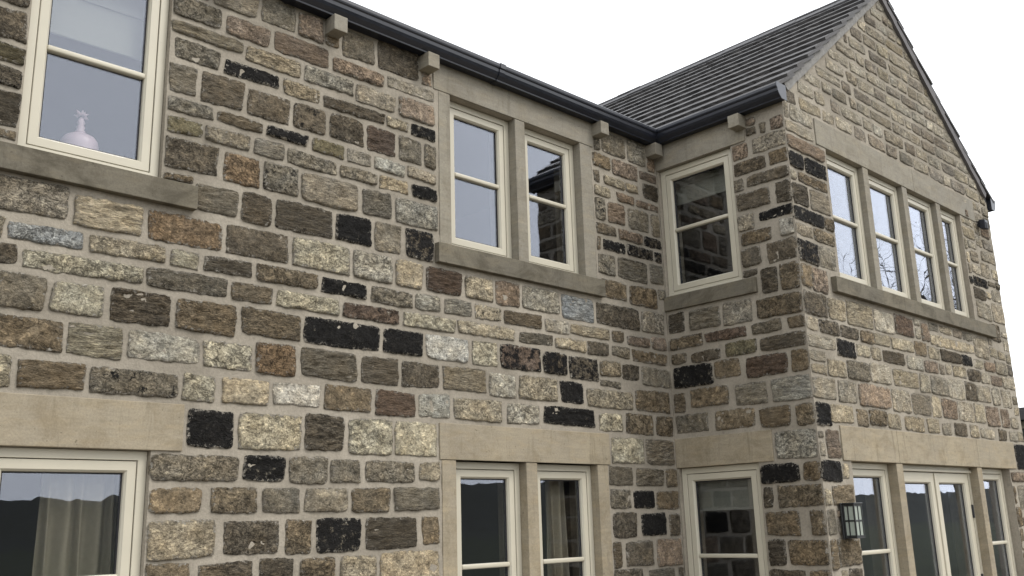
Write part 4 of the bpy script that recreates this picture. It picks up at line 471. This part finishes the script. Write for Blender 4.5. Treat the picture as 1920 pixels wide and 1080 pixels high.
extrude_profile('gutter_end_cap', [(-.004, 4.868), (.076, 4.868), (.112, 4.905), (.126, 4.946), (.137, 4.956), (.137, 4.999), (-.004, 5.0)], lambda q: (10.88 + q[0], -1.3305, q[1]), lambda q: (10.88 + q[0], -1.336, q[1]), M_CAP, gc)
for x in (.9, 2.72, 4.52):
    extrude_profile('gutter_joint', [(-.001, 4.868), (.070, 4.868), (.076, 4.862), (.084, 4.866), (.086, 4.876), (.112, 4.902), (.123, 4.925), (.125, 4.946), (.136, 4.955), (.136, 4.9935), (-.001, 4.9935)], lambda q: (x, -q[0] - .002, q[1]), lambda q: (x + .055, -q[0] - .002, q[1]), M_GUTTER, house)
box_obj('eaves_board', [((-2.2, -.012, 4.902), (XB - .02, .02, 5.0))], M_GUTTER, house)
box_obj('eaves_board', [((XB - .012, -1.29, 4.905), (XB + .02, -.02, 5.003))], M_GUTTER, house)

# ---- roofs
cs, sn = 1 / math.hypot(1, SLOPE), SLOPE / math.hypot(1, SLOPE)
def slab(name, pts, t, mat):
    bm = bmesh.new(); a = [bm.verts.new(p) for p in pts]; n = (Vector(pts[1]) - Vector(pts[0])).cross(Vector(pts[2]) - Vector(pts[0])).normalized()
    if n.z < 0: n = -n
    b = [bm.verts.new(Vector(p) + n * t) for p in pts]
    bm.faces.new(a); bm.faces.new(b)
    for i in range(4): bm.faces.new((a[i], a[(i + 1) % 4], b[(i + 1) % 4], b[i]))
    return link(name, mesh_bm(bm, name), mat, house)
roofL = slab('roof', [(XB - .04, YC + .002, EAVE - .032), (APEX_X, YC + .002, APEX_Z), (APEX_X, 7.2, APEX_Z), (XB - .04, 7.2, EAVE - .032)], .048, M_SLATE)
roofL['label'] = 'dark stone slate slope of the wing above the inner corner'
roofR = slab('roof', [(10.85 + .04, YC + .002, EAVE - .032), (APEX_X, YC + .002, APEX_Z), (APEX_X, 7.2, APEX_Z), (10.85 + .04, 7.2, EAVE - .032)], .048, M_SLATE)
roofR['label'] = 'far slope of the wing roof with a stepped slate verge'
slab('roof', [(-2.3, -.03, 4.94), (6.9, -.03, 4.94), (6.9, 3.4, 4.94 + 3.43 * .60), (-2.3, 3.4, 4.94 + 3.43 * .60)], .07, M_SLATE)
slab('roof', [(-2.3, 6.6, 4.94), (8.0, 6.6, 4.94), (8.0, 3.4, 4.94 + 3.43 * .60), (-2.3, 3.4, 4.94 + 3.43 * .60)], .07, M_SLATE)
G, T, LEN = .236, .026, .36
TILT = T / G
def slate_mesh(wd, seed, side):
    r = random.Random(seed); bm = bmesh.new(); n = 6
    def row(s, h, jitter):
        return [bm.verts.new((side * (s + (r.uniform(-1, 1) * jitter)), -wd / 2 + wd * i / n, h + r.uniform(-1, 1) * jitter * .4)) for i in range(n + 1)]
    a = row(0, 0, .003); b = row(.003, T, .003); c = row(LEN, T, 0); d = row(LEN, 0, 0)
    for p, q in ((a, b), (b, c), (c, d), (d, a)):
        for i in range(n): bm.faces.new((p[i], p[i + 1], q[i + 1], q[i]))
    bm.faces.new((a[0], b[0], c[0], d[0])); bm.faces.new((a[n], b[n], c[n], d[n]))
    return mesh_bm(bm, 'slate')
def slate_mat(s, y, side, h):
    ang = math.atan(SLOPE) - TILT
    x0 = (XB - .06) if side > 0 else (10.85 + .06); z0 = EAVE - .06 * SLOPE
    px = x0 + side * (s * cs) - side * sn * h; pz = z0 + s * sn + cs * h
    return Matrix.Translation((px, y, pz)) @ Matrix.Rotation(-side * ang, 4, 'Y')
protos = {1: [slate_mesh(wd, i, 1) for i, wd in enumerate((.24, .28, .32, .36, .40))], -1: [slate_mesh(wd, 50 + i, -1) for i, wd in enumerate((.24, .28, .32, .36, .40))]}
WD = (.24, .28, .32, .36, .40)
rs = random.Random(5); far = {1: bmesh.new(), -1: bmesh.new()}
for side, roof in ((1, roofL), (-1, roofR)):
    for k in range(12):
        y = YC - .045 + rs.uniform(0, .015); first = True
        while y < 6.9:
            i = rs.randrange(2, 5) if first else rs.randrange(5); wd = WD[i]; mt = slate_mat(k * G + rs.uniform(-.004, .004), y + wd / 2, side, .088 + rs.uniform(-.002, .003))
            near = (side == 1 and y < 2.9) or (side == -1 and first)
            if near:
                o = link('slate', protos[side][i], M_SLATE, roof); o.matrix_world = mt
            else:
                off = len(far[side].verts); tmp = bmesh.new(); tmp.from_mesh(protos[side][i]); tmp.transform(mt)
                me = bpy.data.meshes.new('t'); tmp.to_mesh(me); tmp.free(); far[side].from_mesh(me); bpy.data.meshes.remove(me)
            y += wd + .005; first = False
for side, roof in ((1, roofL), (-1, roofR)):
    o = link('far_slates', mesh_bm(far[side], 'far_slates'), M_SLATE, roof); o['kind'] = 'stuff'
M_RIDGE = make_simple('ridge_tile_clay', (.068, .067, .070), .6, .4, .3, 12, .3)
zr = APEX_Z + .118 / cs
bm = bmesh.new(); L = .45
prof = [(-.135, -.135 * SLOPE - .0), (-.05, -.028), (0, .012), (.05, -.028), (.135, -.135 * SLOPE), (.125, -.135 * SLOPE - .018), (0, -.022), (-.125, -.135 * SLOPE - .018)]
a = [bm.verts.new((x, 0, z)) for x, z in prof]; b = [bm.verts.new((x, L, z)) for x, z in prof]
for i in range(len(prof)): bm.faces.new((a[i], a[(i + 1) % 8], b[(i + 1) % 8], b[i]))
bm.faces.new(a); bm.faces.new(b[::-1]); ridge_me = mesh_bm(bm, 'ridge_tile')
for k in range(18):
    o = link('ridge_tile', ridge_me, M_RIDGE, roofL); o.location = (APEX_X, YC - .045 + k * (L + .006), zr + rs.uniform(-.003, .003))
# mortar bedding under the left verge and a thin one on the right
M_BED = make_simple('verge_mortar', (.20, .195, .185), .95, .1, .25, 25, .6, dist=.01)
def verge(side, name, h0, h1, y0, y1):
    x0 = XB if side > 0 else 10.85; n = 40; S = 2.15 / cs
    bm = bmesh.new(); rings = []
    for i in range(n + 1):
        s = .10 + (S - .10) * i / n; j = .010 * noise.noise(Vector((s * 9, side, 0)))
        P = lambda h: (x0 + side * (s * cs - sn * h), EAVE + s * sn + cs * h)
        rings.append([bm.verts.new((P(h)[0], y, P(h)[1])) for h, y in ((h0 + j, y0), (h1, y0 + .004), (h1, y1), (h0, y1))])
    for p, q in zip(rings, rings[1:]):
        for i in range(4): bm.faces.new((p[i], p[(i + 1) % 4], q[(i + 1) % 4], q[i]))
    bm.faces.new(rings[0]); bm.faces.new(rings[-1])
    return link(name, mesh_bm(bm, name), M_BED, house)
verge(1, 'verge_mortar', -.012, .062, YC - .016, YC + .02); verge(-1, 'verge_undercloak', -.03, .080, YC - .034, YC + .02).data.materials[0] = make_simple('undercloak_slate', (.11, .104, .106), .8, .3, .25, 9, .3)

# ------------------------------------------------------------------ things on and inside the house
M_CLOTH = make_simple('curtain_cloth', (.50, .46, .38), .9, .1, .08, 40, .1)
M_BLIND = make_simple('blind_fabric', (.24, .245, .225), .9, .1, .06, 60, .08)
def curtain(name, label, u0, u1, z0, z1, y, folds):
    n = folds * 10; bm = bmesh.new(); cols = []
    for i in range(n + 1):
        t = i / n; ph = t * folds * 2 * math.pi
        col = []
        for j in range(9):
            q = j / 8; am = .022 + .014 * (1 - q); x = u0 + (u1 - u0) * t + .012 * math.sin(ph * .5 + q * 2) + .05 * (1 - q) * (t - .3)
            col.append(bm.verts.new((x, y + am * math.sin(ph + .4 * math.sin(q * 3)), z0 + (z1 - z0) * q)))
        cols.append(col)
    for a, b in zip(cols, cols[1:]):
        for j in range(8): bm.faces.new((a[j], b[j], b[j + 1], a[j + 1]))
    r = bmesh.ops.solidify(bm, geom=bm.faces[:], thickness=.003)
    return tag(link(name, mesh_bm(bm, name, True), M_CLOTH), label, 'curtain')
curtain('curtain', 'pleated pale curtain behind the ground floor window nearest the left edge', 1.62, 2.16, .5, 2.0, .20, 7)
curtain('curtain', 'narrow pale curtain behind the right light of the ground floor pair', 5.20, 5.40, .5, 2.0, .22, 3)
def blind(name, label, w, u0, u1, z0, z1, d):
    f = wmap(w); o = empty(name, label, 'blind', f((u0 + u1) / 2, d, z0))
    bm = bmesh.new(); n = 4; ox, oy, oz = o.location
    g2 = lambda a, b, c: tuple(p - q for p, q in zip(f(a, b, c), (ox, oy, oz)))
    for k in range(n):
        a = z0 + (z1 - z0) * k / n; b = z0 + (z1 - z0) * (k + 1) / n
        add_box(bm, (u0, d + .012 * (k % 2), a), (u1, d + .012 * (k % 2) + .004, b + (.004 if k < n - 1 else 0)), g2, .001)
    link('fabric', mesh_bm(bm, 'fabric'), M_BLIND, o)
    bm = bmesh.new(); add_box(bm, (u0, d - .003, z0 - .014), (u1, d + .010, z0 + .006), g2, .003); link('bottom_rail', mesh_bm(bm, 'bottom_rail'), M_BLIND, o)
blind('roman_blind', 'pale blind half lowered behind the upper window at the left edge', 'A', 1.36, 2.04, 4.27, 4.75, .15)
blind('roman_blind', 'pale blind half raised in the upper window at the inner corner', 'B', .03, .77, 4.355, 4.66, .15)
blind('roman_blind', 'pale blind at the top of the ground floor window in the inner corner', 'B', .03, .77, 1.70, 2.03, .15)
# pink bottle shaped ornament on the inner sill
M_PINK = make_simple('pink_glazed_china', (.50, .37, .44), .35, .5, .05, 20, .02)
orn = empty('ornament', 'pale pink domed ornament with a spiky top inside the upper left window', 'ornament', (1.685, .25, 3.53))
bm = bmesh.new(); lathe(bm, [(.085, 0), (.093, .02), (.098, .10), (.098, .165), (.093, .19), (.078, .212), (.05, .228), (.026, .235), (.020, .245)], (0, 0, 0), 32)
link('dome', mesh_bm(bm, 'dome', True), M_PINK, orn)
bm = bmesh.new(); lathe(bm, [(.022, .236), (.026, .25), (.018, .262), (.023, .275), (.015, .287), (.022, .30), (.016, .315), (.01, .33)], (0, 0, 0), 20)
link('neck', mesh_bm(bm, 'neck', True), M_PINK, orn)
bm = bmesh.new(); rr = random.Random(3)
for k in range(11):
    a = 2 * math.pi * k / 11 * 2.4; ph = -.3 + 1.7 * k / 10; L2 = .030 + .008 * rr.random(); c = Vector((.006 * math.cos(a), .006 * math.sin(a), .340)); d = Vector((math.cos(a) * math.cos(ph), .7 * math.sin(a) * math.cos(ph), math.sin(ph)))
    side = d.orthogonal().normalized(); s2 = d.cross(side)
    ring = [bm.verts.new(c + d * L2 * .45 + (side * math.cos(q) + s2 * math.sin(q)) * .010) for q in np.linspace(0, 2 * math.pi, 7)[:-1]]
    t0 = bm.verts.new(c); t1 = bm.verts.new(c + d * L2 * 1.15)
    for i in range(6): bm.faces.new((ring[i], ring[(i + 1) % 6], t1)); bm.faces.new((ring[(i + 1) % 6], ring[i], t0))
link('finial', mesh_bm(bm, 'finial', True), M_PINK, orn)

# wall lantern on the gable corner
M_FROST = make_simple('frosted_glass', (.26, .29, .25), .35, .5, .06, 30, .05)
lan = empty('wall_lantern', 'black box lantern with frosted panes fixed to the gable wall', 'lantern', (6.735, YC, 1.46))
W, Dp, Hh = .125, .108, .235
fl = lambda a, b, c: (a, -b - .018, c)
bm = bmesh.new(); add_box(bm, (-.012, -.0, -.01), (W + .012, .016, Hh + .012), fl, .003); link('back_plate', mesh_bm(bm, 'back_plate'), M_BLACK, lan)
bm = bmesh.new()
for a in (0, W - .012):
    for b in (.016, Dp - .012): add_box(bm, (a, b, 0), (a + .012, b + .012, Hh), fl, .002)
for c in (0, Hh - .014, Hh * .5 - .006):
    hgt = .014 if c != Hh * .5 - .006 else .012
    for a in (0, W - .012): add_box(bm, (a + .001, .017, c), (a + .011, Dp - .002, c + hgt), fl, .002)
    add_box(bm, (.002, Dp - .011, c), (W - .002, Dp - .001, c + hgt), fl, .002)
add_box(bm, (W * .5 - .005, Dp - .010, .003), (W * .5 + .005, Dp - .0005, Hh - .003), fl, .002)
for a in (.001, W - .011): add_box(bm, (a, Dp * .5 - .004, .003), (a + .010, Dp * .5 + .006, Hh - .003), fl, .002)
add_box(bm, (-.006, .016, Hh), (W + .006, Dp + .006, Hh + .012), fl, .003); add_box(bm, (.0, .016, -.008), (W, Dp, .0), fl, .002)
link('cage', mesh_bm(bm, 'cage'), M_BLACK, lan)
for lo, hi in (((.006, .018, .012), (.009, Dp - .006, Hh - .012)), ((W - .009, .018, .012), (W - .006, Dp - .006, Hh - .012)), ((.010, Dp - .009, .012), (W - .010, Dp - .006, Hh - .012))):
    bm = bmesh.new(); add_box(bm, lo, hi, fl); link('pane', mesh_bm(bm, 'pane'), M_FROST, lan)
# movement sensor high on the gable
sen = empty('security_sensor', 'small dark sensor box high on the gable beside the right window', 'sensor', (10.47, YC, 4.58))
bm = bmesh.new(); add_box(bm, (-.03, -.0, .0), (.03, .02, .07), lambda a, b, c: (a, -b - .012, c), .004); link('bracket', mesh_bm(bm, 'bracket'), M_GUTTER, sen)
bm = bmesh.new(); add_box(bm, (-.042, .02, -.02), (.042, .085, .085), lambda a, b, c: (a, -b - .012, c - (b - .02) * .25), .008, 2); link('housing', mesh_bm(bm, 'housing'), M_GUTTER, sen)
bm = bmesh.new(); add_box(bm, (-.03, .084, -.01), (.03, .09, .06), lambda a, b, c: (a, -b - .012, c - .02), .004, 2); link('lens', mesh_bm(bm, 'lens'), M_SEAL, sen)

# ------------------------------------------------------------------ outbuilding beyond the gable
ob = empty('outbuilding', 'low outbuilding with a slate roof beyond the right edge of the gable', 'building', (22, 2, 0))
def make_far_rubble():
    t = NT('outbuilding_stone'); p = t.pos(); sep = t.n.new('ShaderNodeSeparateXYZ'); t.set(sep.inputs[0], p)
    cb = t.n.new('ShaderNodeCombineXYZ'); t.set(cb.inputs[0], t.math('ADD', sep.outputs[0], sep.outputs[1])); t.set(cb.inputs[1], sep.outputs[2])
    br = t.n.new('ShaderNodeTexBrick'); t.set(br.inputs['Vector'], cb.outputs[0]); br.inputs['Scale'].default_value = 1.0; br.inputs['Brick Width'].default_value = .36; br.inputs['Row Height'].default_value = .16; br.inputs['Mortar Size'].default_value = .014
    br.inputs['Color1'].default_value = (.13, .115, .09, 1); br.inputs['Color2'].default_value = (.06, .053, .042, 1); br.inputs['Mortar'].default_value = (.20, .18, .14, 1)
    n = t.noise(p, 12, 6, .7); c = t.mix(1.0, br.outputs[0], t.rng(n, .3, .7, .5, 1.5), 'MULTIPLY')
    return t.principled(c, .95, .1, t.bump(t.math('SUBTRACT', n, br.outputs[1]), .7, .03))
M_OB = make_far_rubble()
lo = lambda a, b, c: (a, b, c)
bm = bmesh.new(); add_box(bm, (-3, -4, 0), (3, 4, 3.21)); link('wall', mesh_bm(bm, 'wall'), M_OB, ob)
box_obj('barn_door', [((-3.05, -2.4 + .62 * k, .05), (-3.0, -1.79 + .62 * k, 3.05)) for k in range(5)], M_BLACK, ob, bevel=.008)
box_obj('lintel', [((-3.04, -2.7, 3.06), (-2.9, 1.0, 3.2))], M_LINTEL2, ob, bevel=.01)
wd_ = box_obj('window', [((-3.03, 1.9, 1.1), (-2.98, 2.9, 2.3))], M_PAINT, ob, bevel=.006)
for k in range(2): box_obj('pane', [((-3.036, 1.97 + .46 * k, 1.17), (-3.031, 2.37 + .46 * k, 2.23))], M_SEAL, wd_, bevel=0)
bm = bmesh.new()
for s in (-1, 1):
    for k in range(9):
        a = k / 9; b = (k + 1) / 9 + .05
        x0, x1 = s * 3.25 * (1 - a), s * 3.25 * max(0, 1 - b); z0, z1 = 3.22 + a * .5 + .04, 3.22 + b * .5
        vs = [bm.verts.new(q) for q in ((x0, -4.2, z0), (x1, -4.2, z1), (x1, 4.2, z1), (x0, 4.2, z0), (x0, -4.2, z0 - .05), (x0, 4.2, z0 - .05))]
        bm.faces.new(vs[:4]); bm.faces.new((vs[0], vs[3], vs[5], vs[4]))
link('roof', mesh_bm(bm, 'roof'), M_SLATE, ob)

# ------------------------------------------------------------------ bare tree that the gable windows mirror
M_BARK = make_simple('bark', (.035, .030, .024), .95, .1, .3, 20, .5)
def tree(loc, height, seed, label):
    r = random.Random(seed); root = empty('bare_tree', label, 'tree', loc, None)
    trunk = bmesh.new(); crown = bmesh.new()
    def tube(bm, p, q, r0, r1, n):
        d = (q - p).normalized(); s = d.orthogonal().normalized(); t = d.cross(s)
        a = [bm.verts.new(p + (s * math.cos(2 * math.pi * i / n) + t * math.sin(2 * math.pi * i / n)) * r0) for i in range(n)]
        b = [bm.verts.new(q + (s * math.cos(2 * math.pi * i / n) + t * math.sin(2 * math.pi * i / n)) * r1) for i in range(n)]
        for i in range(n): bm.faces.new((a[i], a[(i + 1) % n], b[(i + 1) % n], b[i]))
    def grow(p, d, L, rad, lev):
        bm = trunk if lev < 1 else crown; seg = 4 if lev < 3 else 3; n = 8 if lev == 0 else (5 if lev < 3 else 3)
        for k in range(seg):
            q = p + d * (L / seg); r1 = rad * (1 - .32 / seg * (1 if lev < 3 else 2)); tube(bm, p, q, rad, r1, n); p, rad = q, r1
            d = (d + Vector((r.uniform(-1, 1), r.uniform(-1, 1), r.uniform(-.5, .8))) * (.24 + .06 * lev)).normalized()
            if lev < 5 and (k > 0 or lev > 0) and r.random() < (.75 if lev < 4 else .6):
                s = Vector((r.uniform(-1, 1), r.uniform(-1, 1), r.uniform(-.1, .7))).normalized()
                grow(p, (d * .55 + s).normalized(), L * r.uniform(.5, .75), rad * .62, lev + 1)
        if lev < 5:
            for _ in range(2 if lev else 4):
                s = Vector((r.uniform(-1, 1), r.uniform(-1, 1), r.uniform(0, .8))).normalized()
                grow(p, (d * .7 + s * .9).normalized(), L * r.uniform(.6, .8), rad * .72, lev + 1)
    grow(Vector((0, 0, -.1)), Vector((0, 0, 1)), height * .30, height * .017, 0)
    link('trunk', mesh_bm(trunk, 'trunk'), M_BARK, root); link('crown', mesh_bm(crown, 'crown'), M_BARK, root)
tree((24.0, -5.4, 0), 10.5, 4, 'tall leafless tree standing in the garden beyond the gable')
tree((31, -9.5, 0), 12.0, 9, 'second leafless tree farther out on the grass')
